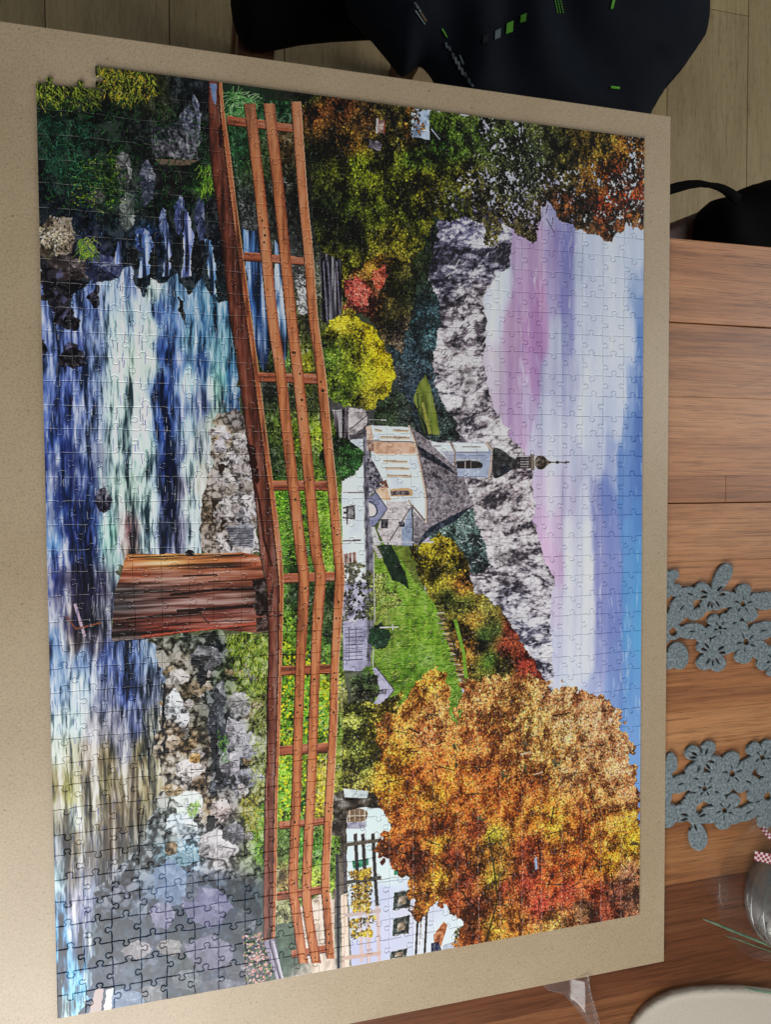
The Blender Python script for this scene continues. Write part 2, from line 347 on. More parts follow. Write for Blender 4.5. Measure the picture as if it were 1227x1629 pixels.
def paint_sky():
    s = [(770, 250, (186,192,206)), (820, 260, (190,194,208)), (900, 250, (190,196,212)), (840, 325, (188,182,210)), (880, 325, (172,170,208)), (930, 390, (196,208,236)), (1000, 300, (196,210,236)), (1015, 400, (190,205,235)),
         (825, 400, (186,160,200)), (850, 400, (184,152,196)), (880, 400, (165,148,198)), (904, 400, (132,132,190)), (925, 420, (180,194,226)), (970, 430, (194,207,234)), (1020, 460, (150,175,220)),
         (800, 440, (212,222,242)), (830, 470, (188,150,196)), (860, 480, (186,140,190)), (880, 470, (172,160,208)), (898, 470, (140,140,196)), (930, 480, (194,206,234)), (980, 480, (200,212,238)), (1021, 480, (112,145,205)),
         (785, 500, (216,222,240)), (815, 530, (200,164,200)), (845, 530, (186,138,190)), (862, 540, (186,142,194)), (885, 540, (186,194,226)), (903, 540, (150,156,205)), (925, 540, (190,202,232)), (980, 540, (202,213,238)), (1004, 540, (190,204,234)), (1020, 540, (78,122,196)),
         (785, 590, (205,192,210)), (820, 600, (194,158,200)), (850, 600, (186,144,196)), (870, 600, (186,188,224)), (908, 590, (170,176,216)), (940, 600, (204,215,239)), (990, 620, (196,208,236)), (1005, 620, (120,150,210)), (1018, 620, (66,112,188)),
         (790, 650, (202,180,206)), (815, 660, (194,160,204)), (840, 650, (190,168,212)), (870, 660, (200,206,236)), (930, 680, (202,214,240)), (985, 670, (190,202,232)), (998, 680, (100,135,200)), (1015, 690, (66,112,188)),
         (830, 690, (196,160,204)), (850, 720, (205,200,232)), (880, 720, (206,212,238)), (920, 740, (186,192,226)), (950, 730, (192,202,232)), (975, 740, (150,165,215)), (990, 740, (84,124,196)), (1015, 760, (70,116,192)),
         (855, 780, (212,190,226)), (880, 790, (212,204,234)), (905, 790, (190,184,222)), (930, 800, (206,212,240)), (948, 800, (140,146,204)), (965, 790, (108,128,196)), (995, 800, (80,124,198)), (1018, 820, (76,130,204)),
         (858, 830, (214,176,220)), (885, 840, (212,184,224)), (905, 850, (216,218,242)), (935, 850, (222,228,247)), (950, 850, (140,146,205)), (975, 850, (122,136,204)), (1000, 850, (86,140,212)), (1019, 880, (82,148,218)),
         (870, 880, (216,172,216)), (885, 900, (214,178,220)), (910, 900, (224,228,246)), (940, 910, (226,230,248)), (952, 910, (136,142,204)), (980, 910, (128,140,208)), (1000, 920, (90,148,216)), (1019, 950, (82,154,222)),
         (884, 960, (214,200,232)), (905, 970, (222,226,246)), (940, 980, (224,228,247)), (955, 980, (132,140,204)), (980, 990, (122,138,208)), (1000, 1000, (92,152,220)), (1019, 1010, (86,158,224)),
         (884, 1040, (206,208,238)), (910, 1050, (222,228,247)), (938, 1050, (220,225,246)), (955, 1050, (140,150,210)), (980, 1060, (124,146,212)), (1005, 1070, (96,150,220)),
         (900, 1090, (214,224,246)), (945, 1090, (170,182,228)), (975, 1100, (128,156,222)), (1010, 1120, (104,152,222)), (1000, 1160, (112,156,224)), (1015, 1220, (116,158,224)), (1016, 1300, (110,140,200))]
    F = field(s, 700, 0, PH, PW-700, 1., 3.2, 5.5)
    st = noise(PH, PW-700, 22, 420, 4, 90)-.5; st2 = noise(PH, PW-700, 60, 260, 3, 91)-.5
    wi = noise(PH, PW-700, 9, 190, 3, 92)-.5; F = F*.95+np.array((190,198,224))*.05+(wi*np.clip(1.2-np.abs(np.arange(PW-700)-230)/260., 0, 1)[None]*34)[..., None]+(st*26)[..., None]*np.array([1, .9, .7])+(st2*12)[..., None]
    F = F*.86+F.mean(-1, keepdims=True)*.14; CV[:, 700:] = F

ROCK = [(742,300),(800,345),(813,370),(811,420),(785,445),(770,470),(773,497),(775,530),(770,574),(779,614),(784,651),(799,670),(816,701),(832,720),(849,744),(850,790),(850,831),(857,859),(866,887),(881,918),(878,960),(878,1000),(878,1049),(884,1100),(840,1085),(800,1000),(740,960),(700,900),(690,800),(660,700),(640,600),(650,450),(690,340)]
def paint_wisps():
    A = Area([(800,340),(1030,300),(1030,1200),(900,1090),(880,1000),(850,780),(780,600),(780,480)], 0, 8, 95)
    for nn, c, al, sd, dn in ((2600, (228, 233, 246), .16, 1, (14, 90)), (1500, (140, 142, 196), .11, 2, (12, 120)), (700, (242, 245, 252), .22, 3, (20, 60))):
        d = con(A.n(dn[0], dn[1], 3, sd)-.14, 3.5)
        dabs(A, nn, lambda x, y, g: np.tile(np.array(c, np.float32), (len(x), 1)), (7, 18), (.06, .2), (78, 102), .04, 950+sd, d, al)
    S2 = Area(spline([(872,330),(884,325),(898,360),(908,430),(910,500),(912,560),(904,575),(898,520),(892,450),(884,400),(874,360)], 4), 5, 30, 97).feather(7)
    S2.put((118, 118, 182), .62*con(S2.n(7, 80, 3), 1.5))
def paint_mountain():
    A = Area(ROCK, 7, 16, 21)
    s = [(700,380,(128,125,150)),(740,360,(132,130,160)),(770,390,(140,136,160)),(700,440,(120,118,138)),(745,430,(124,120,138)),(790,420,(150,146,165)),(730,500,(128,120,128)),(760,470,(120,110,118)),(710,560,(170,160,166)),(750,560,(140,130,138)),(720,620,(196,188,194)),(765,640,(185,175,182)),(745,690,(170,160,168)),(800,690,(165,156,162)),(780,760,(190,178,182)),(830,760,(170,156,162)),(840,820,(180,168,172)),(780,830,(205,194,198)),(820,880,(190,180,186)),(790,900,(190,182,188)),(850,910,(200,192,200)),(850,960,(190,182,190)),(820,960,(160,156,170)),(860,1030,(165,162,178)),(830,1000,(110,110,130))]
    F = A.fld(s); hh = (np.arange(A.h)/A.h)[:, None]; wv = np.clip((hh-.55)*6, 0, 1)
    big = shear(A.n(46, 26, 4, 1), .7)*(1-wv)+shear(A.n(50, 22, 4, 2), -.25)*wv
    ra = shear(A.rd(28, 14, 4, 3), .8)*(1-wv)+shear(A.rd(26, 12, 4, 4), -.3)*wv; rb = A.rd(15, 9, 4, 5); fine = A.n(4, 3, 2, 8)
    t = np.clip(.42+(big-.5)*1.1+(ra-.5)*.55+(rb-.45)*.5+(fine-.5)*.45, 0, 1)
    A.put(tri(F*.96, con(t, 1.25), .34, .32, (.95, .95, 1.06)))
    A.put((44, 41, 50), .5*np.clip(.8-ra*3.4, 0, 1)); A.put((238, 234, 240), .30*con(t-.30, 6)*con(A.n(5, 4, 2, 12), 2))
    def stroke(c):
        return lambda x, y, g: np.tile(np.array(c, np.float32), (len(x), 1))
    for nn, c, lo, sd in ((1500, (66, 60, 70), True, 1), (1300, (224, 218, 226), False, 2), (900, (120, 112, 120), True, 3), (700, (240, 236, 242), False, 4)):
        dn = np.clip((1.1-1.6*t) if lo else (1.6*t-.5), .03, 1); up = dn*(1-wv); dw = dn*wv
        dabs(A, nn*2, stroke(c), (2.5, 8), (.10, .26), (112, 150), .16, 700+sd, up, .75); dabs(A, nn*2, stroke(c), (2.5, 8), (.10, .26), (-22, 28), .16, 720+sd, dw, .75)
    scr = con(A.n(34, 40, 4, 9)-.2, 5); A.put((66, 62, 60), .38*scr*con(A.n(5, 5, 2, 5), 2.2))
    # upper left of the rock carries haze, lower slopes carry firs
    fir = [(700,330),(690,400),(680,440),(700,488),(696,540),(686,577),(690,614),(706,642),(723,667),(731,700),(700,702),(660,690),(640,650),(625,590),(600,480),(630,380),(655,330),(680,310)]
    foliage(fir, [(680,360,(40,54,44)),(650,420,(52,60,34)),(670,500,(80,108,116)),(690,520,(86,116,122)),(650,560,(66,84,92)),(625,600,(70,74,74)),(655,620,(62,76,86)),(715,680,(66,78,74)),(640,480,(58,70,48))], 9000, (1.4, 3.2), .5, 6, 10, 31, clump=20, light=1.15)
    Mw = Area([(657,636),(665,612),(676,596),(684,612),(690,640),(697,672),(699,692),(684,690),(672,664)], 1.5, 8, 12)
    Mw.put(tri(np.array((124,136,62), np.float32), Mw.n(12, 30, 3), .6, .8))
    line([(672,640),(684,690)], 5, (150,150,80)); line([(664,625),(666,655),(676,688)], 3, (70,84,50))
    low = [(753,808),(765,852),(781,900),(760,914),(744,908),(726,880),(690,870),(680,850),(700,840)]
    foliage(low, [(720,860,(92,112,104)),(750,870,(86,106,104)),(770,895,(84,98,98)),(735,845,(104,122,118))], 3500, (1.3, 2.8), .6, 4, 8, 33, clump=14, light=1.5)
    for k in range(14):
        g = np.random.default_rng(k); x, y = g.uniform(725, 765), g.uniform(845, 900); line([(x, y), (x+g.uniform(3, 9), y+g.uniform(-3, 8))], 1.6, (165,170,176))

def paint_hill_trees():
    pts = [(650,870),(700,850),(722,862),(745,900),(757,943),(795,965),(806,990),(826,1015),(847,1049),(868,1079),(830,1090),(760,1090),(725,1075),(716,1040),(700,985),(684,950),(664,915)]
    s = [(680,880,(168,150,44)),(710,870,(176,154,52)),(720,900,(150,138,48)),(690,920,(120,112,44)),(735,930,(176,122,56)),(715,950,(84,92,44)),(740,960,(92,98,46)),(755,985,(150,118,56)),(775,970,(122,116,60)),(770,1010,(64,82,42)),(745,1030,(168,118,58)),(790,1000,(74,86,44)),(805,1030,(132,64,48)),(835,1050,(140,60,48)),(855,1072,(134,62,48)),(780,1050,(70,92,40)),(800,1060,(104,100,48)),(660,890,(150,140,46)),(812,1000,(146,68,50))]
    foliage(pts, s, 17000, (1.5, 3.4), .32, 7, 14, 41, clump=24)

def paint_meadow():
    A = Area([(586,868),(622,862),(640,893),(659,922),(690,957),(706,1000),(722,1049),(735,1101),(745,1163),(735,1190),(640,1190),(590,1120),(575,1060),(590,960)], 2, 10, 15)
    F = A.fld([(610,890,(128,160,56)),(640,950,(132,166,64)),(600,980,(126,136,68)),(620,1020,(124,146,66)),(670,1000,(130,168,58)),(650,1050,(110,150,52)),(700,1060,(118,156,56)),(730,1120,(120,158,66)),(620,1080,(108,140,50)),(740,1160,(100,138,60))])
    A.put(tri(F, np.clip(.5+(A.n(5, 12, 2)-.5)*.7+(A.n(40, 40, 3, 2)-.5)*.5, 0, 1), .55, .7))
    blades(A, 5200, [(96,140,40),(150,180,76),(84,118,40),(158,176,90)], (4, 10), (-25, 25), 16)
    Sh = Area([(599,868),(622,866),(634,888),(644,912),(651,937),(634,926),(624,922),(612,896)], 2, 8, 17); Sh.put(tri(np.array((38,58,40), np.float32), Sh.n(6, 10, 2), .7, .9))
    # grave crosses and the churchyard wall up the slope
    g = np.random.default_rng(9)
    for k in range(30):
        t = k/29; x = 697+t*42+g.uniform(-3, 5); y = 975+t*118
        line([(x-5, y), (x+6, y+g.uniform(-1, 1))], 2.2, [(190,176,160),(92,78,70),(150,128,110),(60,52,50)][k % 4])
    line([(724,985),(738,1040),(742,1085)], 6, (122,160,62)); line([(716,1000),(728,1050)], 2.5, (52,60,40))

def paint_ivy():
    pts = [(468,138),(560,148),(690,172),(800,186),(900,198),(1034,214),(1030,300),(1026,366),(996,361),(974,386),(959,377),(928,370),(909,358),(884,340),(874,318),(863,335),(855,384),(843,389),(819,368),(798,346),(790,398),(779,395),(767,358),(742,346),(715,356),(694,340),(676,380),(650,430),(640,470),(600,500),(545,505),(540,470),(520,420),(505,380),(494,300),(480,220)]
    s = [(485,150,(98,104,48)),(500,180,(140,72,46)),(540,170,(120,60,42)),(520,210,(104,66,40)),(580,190,(120,74,52)),(560,230,(140,88,46)),(620,180,(120,92,56)),(650,220,(140,100,52)),(530,270,(96,86,36)),(570,260,(130,126,40)),(600,280,(130,118,42)),(550,330,(86,86,36)),(600,340,(96,92,36)),(560,380,(58,60,32)),(520,330,(46,52,34)),(500,250,(44,48,32)),(640,300,(118,108,38)),(670,290,(160,130,46)),(690,320,(150,122,44)),(660,250,(104,120,44)),(700,230,(74,96,40)),(680,200,(98,110,44)),(630,370,(150,122,46)),(650,350,(96,90,38)),(600,400,(140,116,48)),(560,420,(128,110,44)),(620,420,(150,112,50)),(580,450,(170,90,70)),(555,460,(150,120,48)),(605,450,(110,96,40)),(730,240,(98,108,54)),(760,220,(92,98,52)),(740,280,(146,118,48)),(720,320,(96,90,40)),(790,240,(104,102,72)),(820,230,(92,92,66)),(850,250,(100,98,78)),(880,230,(86,80,54)),(800,290,(116,104,84)),(840,290,(112,104,90)),(760,310,(126,102,76)),(790,340,(120,94,76)),(840,350,(96,76,62)),(900,250,(110,88,48)),(930,240,(140,98,50)),(960,230,(150,108,54)),(1000,240,(196,112,56)),(900,290,(100,80,48)),(940,290,(140,86,48)),(980,280,(230,96,56)),(1010,320,(245,88,50)),(960,330,(220,80,50)),(900,320,(176,88,62)),(930,350,(120,76,58)),(980,360,(160,84,52)),(1015,350,(176,98,54))]
    A = Area(pts, 9, 14, 51); A.m &= ~((.72*A.n(2.2, 3.0, 2, 6)+.28*A.n(18, 18, 3, 7) > .625) & (A.fld([(600,300,(0,0,0)),(700,250,(0,0,0)),(760,330,(255,)*3),(800,240,(120,)*3),(850,330,(255,)*3),(900,345,(255,)*3),(950,340,(240,)*3),(1010,350,(170,)*3),(900,240,(60,)*3),(970,250,(80,)*3),(1015,240,(90,)*3)])[..., 0] > 90))
    F = A.fld(s); F = F*np.array((.80, .94, .80), np.float32); cl = con(.6*A.n(10, 16, 3, 3)+.4*A.n(34, 40, 3, 5), 2.1); fine = A.n(5, 6, 2, 4)
    dark = np.array((22,25,20), np.float32); A.put(dark*.8+F*(.06+.28*cl*fine)[..., None])
    def mk(lo, hi):
        return lambda x, y, g: F[y-A.y0, x-A.x0]*(lo+(hi-lo)*cl[y-A.y0, x-A.x0]+g.normal(0, .28, len(x)))[:, None].clip(.1, 1.9)
    dabs(A, 30000, mk(.2, .65), (1.5, 3.6), (.35, .8), (20, 150), .2, 52)
    dabs(A, 42000, mk(.4, 1.15), (1.4, 3.3), (.35, .8), (20, 150), .25, 53, np.clip(cl*1.2-.2, .02, 1))
    dabs(A, 20000, mk(.85, 1.42), (1.1, 2.4), (.35, .8), (20, 150), .3, 54, np.clip(cl*1.8-.75, .01, 1))
    # windows of the grown-over house, blue sky chinks
    fillp([(655,172),(682,176),(684,222),(652,216)], (176,196,226), .1, 8, 8, 61, 2); foliage([(650,172),(672,174),(670,216),(650,214)], [(660,195,(190,130,60))], 500, (1.5, 3), base=False, seed=62)
    fillp([(600,190),(612,190),(611,212),(598,210)], (150,120,110), .1, 6, 6, 63, 1); line([(600,188),(599,212)], 3, (196,190,196)); line([(612,192),(611,213)], 2, (140,70,50))
    line([(686,205),(700,222)], 2, (170,180,205)); fillp([(588,222),(606,226),(604,240),(586,236)], (118,112,122), .1, 6, 6, 64, 3)
    # thin branches of the right-hand tree
    g = np.random.default_rng(5)
    for k in range(26):
        x, y = g.uniform(760, 1010), g.uniform(230, 350); line([(x, y), (x+g.uniform(-10, 16), y+g.uniform(8, 26))], 1.2, (48,38,32))
    # bare wall and dark fence behind the top rail
    A = Area([(508,400),(543,412),(545,470),(542,508),(530,520),(512,510)], 2, 9, 66); A.put(tri(np.array((64,62,70), np.float32), con(A.n(4, 70, 2), 2), .3, .55))
    for x in (520, 527, 541): line([(x-6, 415), (x, 510)], 1.8, (128,122,140))

def paint_bush():
    foliage([(596,404),(630,410),(655,420),(662,470),(640,560),(610,540),(585,500),(545,490),(560,440)], [(600,420,(160,118,50)),(630,440,(92,90,42)),(650,460,(60,70,36)),(580,480,(150,80,66)),(620,500,(96,88,48)),(640,530,(96,86,74))], 5000, (1.4, 3), .35, 6, 12, 71)
    foliage([(545,450),(566,440),(590,456),(584,484),(556,488)], [(570,465,(196,92,80))], 900, (1.5, 3), .5, 5, 9, 72)
    foliage([(590,435),(612,420),(616,450),(600,462)], [(604,440,(190,90,70))], 500, (1.5, 3), .5, 5, 9, 73)
    pts = [(506,540),(525,512),(540,503),(568,506),(597,524),(614,554),(627,588),(622,618),(605,642),(582,653),(557,645),(530,640),(512,606),(500,570)]
    s = [(545,515,(206,184,52)),(590,530,(224,196,40)),(610,570,(222,192,38)),(618,600,(200,176,40)),(580,580,(170,166,44)),(550,550,(140,150,52)),(530,560,(108,134,52)),(560,600,(118,138,46)),(540,630,(96,116,46)),(590,630,(150,140,46)),(515,570,(92,120,52))]
    foliage(pts, s, 15000, (1.5, 3.2), .42, 5, 10, 74, clump=20, light=1.25)
    # road, small things and dark firs between bush and church
    fillp([(556,648),(582,652),(584,676),(566,690),(545,690)], (196,186,188), .1, 8, 8, 75, 3)
    foliage([(600,640),(632,620),(650,640),(660,680),(640,682),(590,672)], [(620,655,(52,64,44)),(645,660,(66,76,70))], 2500, (1.4, 3), .4, 5, 10, 76)
    line([(545,690),(560,680),(584,660)], 1.6, (92,84,90)); line([(552,702),(584,684)], 1.4, (70,64,70)); line([(582,667),(615,668)], 1.2, (200,200,205))
    A = Area([(528,652),(552,650),(556,700),(538,704)], 2, 8, 77); A.put(tri(np.array((96,88,94), np.float32), con(A.n(4, 40, 2), 2.2), .3, .5))

def paint_church():
    W = (222,234,244)
    # churchyard wall
    A = fillp([(545,700),(578,697),(582,860),(582,930),(545,930),(543,790)], W, .03, 20, 20, 81)
    fillp([(543,925),(585,925),(588,1000),(546,1000)], (170,166,190), .1, 10, 10, 82)
    fillp([(545,995),(586,990),(587,1055),(574,1068),(546,1066)], (176,174,200), .05, 12, 12, 83)
    for k in range(9): line([(549, 1002+k*6), (577, 1000+k*6)], 1.2, (96,92,112))
    line([(555,998),(555,1052)], 1.2, (110,104,120)); line([(566,998),(567,1050)], 1.2, (110,104,120))
    A = Area([(577,695),(586,694),(592,830),(596,950),(590,1060),(583,1060),(584,950),(580,830)], 1, 8, 84); A.put(tri(np.array((122,120,132), np.float32), A.n(6, 10, 2), .5, .7))
    line([(579,700),(584,850),(588,960),(586,1050)], 1.4, (74,70,80))
    # nave walls
    fillp([(589,676),(650,679),(660,706),(669,745),(677,790),(679,838),(614,842),(600,800),(590,730)], W, .02, 20, 20, 85)
    fillp([(582,678),(590,676),(597,720),(584,716)], (216,186,168), .06, 6, 6, 86)
    fillp([(594,703),(660,704),(661,722),(596,721)], (214,172,146), .05, 8, 8, 87); fillp([(584,703),(594,703),(595,717),(586,717)], (150,120,106), .1, 4, 4, 88)
    line([(583,701),(660,703)], 1.6, (120,100,96)); line([(596,723),(662,722)], 2.2, (238,220,206))
    for a, b in (((596,684),(607,686)), ((625,685),(650,686)), ((605,696),(652,697)), ((610,734),(648,735)), ((613,745),(651,746)), ((616,757),(655,758))):
        line([a, b], 2.6, (206,184,158)); line([(a[0], a[1]-1.6), (b[0], b[1]-1.6)], 1., (140,116,96))
    # side roof (grey shingle) and west door porch
    A = Area([(585,722),(594,736),(606,758),(613,770),(604,776),(596,782),(588,790),(584,760)], 1, 6, 89); A.put(tri(np.array((116,112,124), np.float32), con(A.n(3, 3, 2), 1.6), .45, .55))
    fillp([(604,768),(614,763),(618,776),(606,776)], (124,84,66), .1, 4, 4, 90); line([(604,770),(612,772)], 2, (238,232,228))
    fillp([(597,778),(616,775),(622,795),(611,796)], (226,190,160), .04, 6, 6, 91)
    A = Area(spline([(620,778),(648,776),(656,781),(655,788),(648,789),(622,789)], 4), 0, 6, 92); A.put((204,166,128))
    A = Area(spline([(621,781),(647,780),(651,783),(650,787),(622,788)], 4), 0, 6, 93); A.put(tri(np.array((112,100,102), np.float32), con(A.n(2.5, 9, 1), 1.5), .7, .8))
    # chapel with blue-grey gable and white shingled roof
    A = Area([(616,798),(650,797),(657,830),(656,868),(612,866),(600,842),(610,815)], 1, 6, 94); A.put(tri(np.array((206,196,198), np.float32), A.n(4, 3, 2), .75, .6))
    fillp([(586,795),(598,783),(616,808),(597,836),(588,838)], (140,144,172), .03, 10, 10, 95); A = Area(spline([(586,799),(595,804),(598,814),(594,820),(587,822)], 4), 0, 6, 96); A.put((222,212,210))
    line(spline([(587,797),(596,802),(600,814),(595,821),(588,822)], 4), 2, (70,66,74)); line([(598,783),(616,809),(597,836)], 1.8, (84,80,90))
    fillp([(606,826),(617,825),(617,840),(606,840)], (60,58,66), .1, 4, 4, 97); line([(611,826),(611,840)], .8, (140,136,140))
    fillp([(654,806),(657,868),(639,868),(639,842)], (150,162,188), .04, 8, 8, 98); line([(654,806),(636,834),(616,866)], 1.6, (92,84,86)); fillp([(634,830),(643,829),(644,838),(636,838)], (58,56,64), .1, 4, 4, 99)
    line([(656,806),(657,868)], 1.8, (46,44,52)); line([(655,803),(676,828)], 2.4, (118,106,106)); line([(650,795),(655,806)], 1.6, (160,130,110))
    fillp([(590,838),(596,838),(606,866),(594,868)], (206,204,204), .05, 5, 5, 100)
    line([(596,862),(690,862)], 2.6, (212,208,214)); line([(594,866),(606,888)], 6, (196,190,190))
    for k in range(6): line([(595, 868+k*4), (606, 868+k*4)], 1, (130,120,118))
    # main roof, cornice and its shaded hip
    A = Area([(651,676),(662,686),(690,706),(713,722),(736,752),(748,790),(755,804),(716,826),(682,846),(668,866),(658,866),(657,812),(676,830),(678,800),(668,745),(660,705)], 1, 6, 101)
    A.put(tri(np.array((134,126,132), np.float32), np.clip(.5+(A.n(2.6, 3, 2)-.5)*.8+(A.n(30, 20, 2, 5)-.5)*.4, 0, 1), .42, .6))
    fillp([(662,707),(690,724),(714,742),(728,756),(708,745),(672,726)], (40,42,54), .06, 6, 6, 102); fillp([(676,750),(712,768),(745,800),(700,780)], (110,104,112), .08, 3, 3, 103)
    fillp([(755,802),(722,830),(690,846),(672,862),(660,878),(672,852),(684,838),(716,822)], (44,52,66), .05, 6, 6, 104)
    line(spline([(650,676),(660,704),(669,745),(677,790),(678,832)], 5), 3.2, (206,186,172)); line(spline([(652,676),(662,704),(671,745),(679,790),(680,834)], 5), 1.2, (104,84,80))
    line([(688,752),(696,760)], 6, (70,66,70))
    # tower, belfry, cap, lantern, onion and needle
    fillp([(683,704),(717,704),(724,736),(722,740),(704,724)], W, .03, 10, 10, 105); fillp([(702,717),(724,717),(724,742),(716,736)], (176,178,196), .04, 8, 8, 106)
    fillp([(719,703),(775,704),(783,716),(778,760),(728,758),(724,720)], (168,178,202), .03, 10, 10, 107); fillp([(720,704),(774,705),(778,718),(725,718)], (228,236,244), .02, 10, 10, 108)
    line([(717,703),(724,719),(723,742)], 2.4, (150,128,112)); line([(773,703),(784,718),(778,762)], 4.2, (190,172,158)); line([(776,703),(787,718),(781,762)], 1.2, (90,76,70))
    line([(727,719),(779,719)], 1.2, (128,122,136)); line([(735,710),(765,711)], 1.6, (150,146,150)); line([(690,709),(702,709)], 1.4, (130,130,140))
    A = Area(spline([(726,733),(755,733),(766,736),(768,740),(764,744),(740,745),(727,745)], 4), 0, 6, 109); A.put((52,46,46)); line([(740,734),(740,745)], 1, (186,176,168)); line([(749,733),(749,745)], 1, (186,176,168)); line([(726,731),(764,731)], 1.4, (200,190,180))
    fillp([(736,748),(748,748),(744,757),(734,757)], (184,196,220), .08, 4, 4, 110); fillp([(754,748),(764,748),(760,757),(752,757)], (184,196,220), .08, 4, 4, 111)
    A = Area(spline([(784,716),(788,712),(800,716),(812,726),(822,732),(822,744),(812,748),(800,756),(786,760),(783,740)], 4), 0, 6, 112); A.put(tri(np.array((58,58,60), np.float32), A.n(5, 5, 2), .5, .7))
    fillp([(796,742),(812,740),(810,750),(797,757)], (36,40,52), .04, 5, 5, 113)
    fillp([(821,727),(846,726),(847,745),(821,745)], (58,50,50), .08, 4, 4, 114)
    for k in range(4): line([(828, 730+k*4), (841, 730+k*4)], 1.5, (170,164,166))
    line([(846,722),(847,748)], 4, (120,108,98)); line([(849,722),(850,748)], 1.4, (60,54,54))
    A = Area(spline([(852,730),(856,725),(864,725),(872,732),(878,735),(872,739),(864,746),(856,745),(852,740)], 5), 0, 6, 115); A.put(tri(np.array((88,74,62), np.float32), con(A.n(5, 4, 2), 1.7), .35, .7))
    line([(876,735),(906,735)], 2, (58,52,56)); line([(885,735),(889,735)], 5, (50,48,54)); line([(900,735),(902,735)], 4.5, (60,58,66)); line([(851,726),(851,746)], 1.5, (200,190,170))
    # easel board and benches on the wall
    fillp([(550,805),(565,803),(564,826),(551,824)], (150,146,150), .08, 4, 4, 116); line([(545,808),(563,804)], 2, (66,58,60)); line([(545,823),(564,825)], 2, (66,58,60)); line([(562,804),(564,825)], 2, (66,58,60)); line([(552,808),(552,834)], 2.2, (70,60,62)); line([(546,815),(552,815)], 3, (66,58,60))
    line([(545,860),(574,859)], 2, (96,90,96)); line([(545,783),(581,783)], 1.4, (120,116,130))
    fillp([(547,881),(566,878),(566,898),(548,896)], (140,106,96), .1, 3, 3, 117); line([(554,880),(554,897)], 2, (232,232,240)); line([(560,880),(560,897)], 2, (232,232,240))
    # hedge over wall and dark shrub
    foliage([(545,898),(560,890),(592,905),(622,930),(640,950),(600,990),(548,985)], [(560,930,(86,84,74)),(580,960,(70,74,58)),(610,940,(136,146,76)),(560,970,(100,96,92)),(600,970,(112,122,62))], 4200, (1.3, 2.8), base=False, rough=10, seed=118, gaps=.42)
    foliage([(590,1002),(606,992),(620,1008),(616,1026),(598,1034),(588,1020)], [(602,1012,(36,56,40))], 900, (1.4, 3), .6, 5, 9, 119)
    line([(604,998),(634,997)], 2, (206,202,206)); line([(624,993),(625,1002)], 2, (206,202,206)); line([(594,880),(596,990)], 1.6, (198,198,192)); line([(594,1030),(593,1060)], 1.6, (198,198,192))
    foliage([(512,700),(530,694),(552,700),(572,712),(577,735),(566,752),(548,762),(530,756),(508,730)], [(530,710,(46,70,38)),(555,720,(52,84,44)),(562,738,(44,70,40)),(530,742,(36,56,34)),(545,750,(62,92,52))], 5000, (1.5, 3.2), .4, 6, 9, 120, clump=16, light=1.5)
    # gable house below the meadow
    fillp([(592,1062),(600,1062),(626,1097),(604,1130),(588,1128),(600,1110),(604,1095)], (176,174,198), .04, 8, 8, 121); line([(598,1060),(627,1097),(600,1133)], 2, (84,78,88)); fillp([(603,1097),(616,1095),(614,1104),(604,1104)], (92,86,98), .08, 4, 4, 122)
    foliage([(555,1085),(580,1064),(600,1076),(602,1100),(590,1118),(562,1118)], [(580,1080,(74,92,58)),(575,1105,(92,92,74)),(592,1092,(90,104,66))], 1700, (1.4, 2.9), .4, 6, 10, 123)

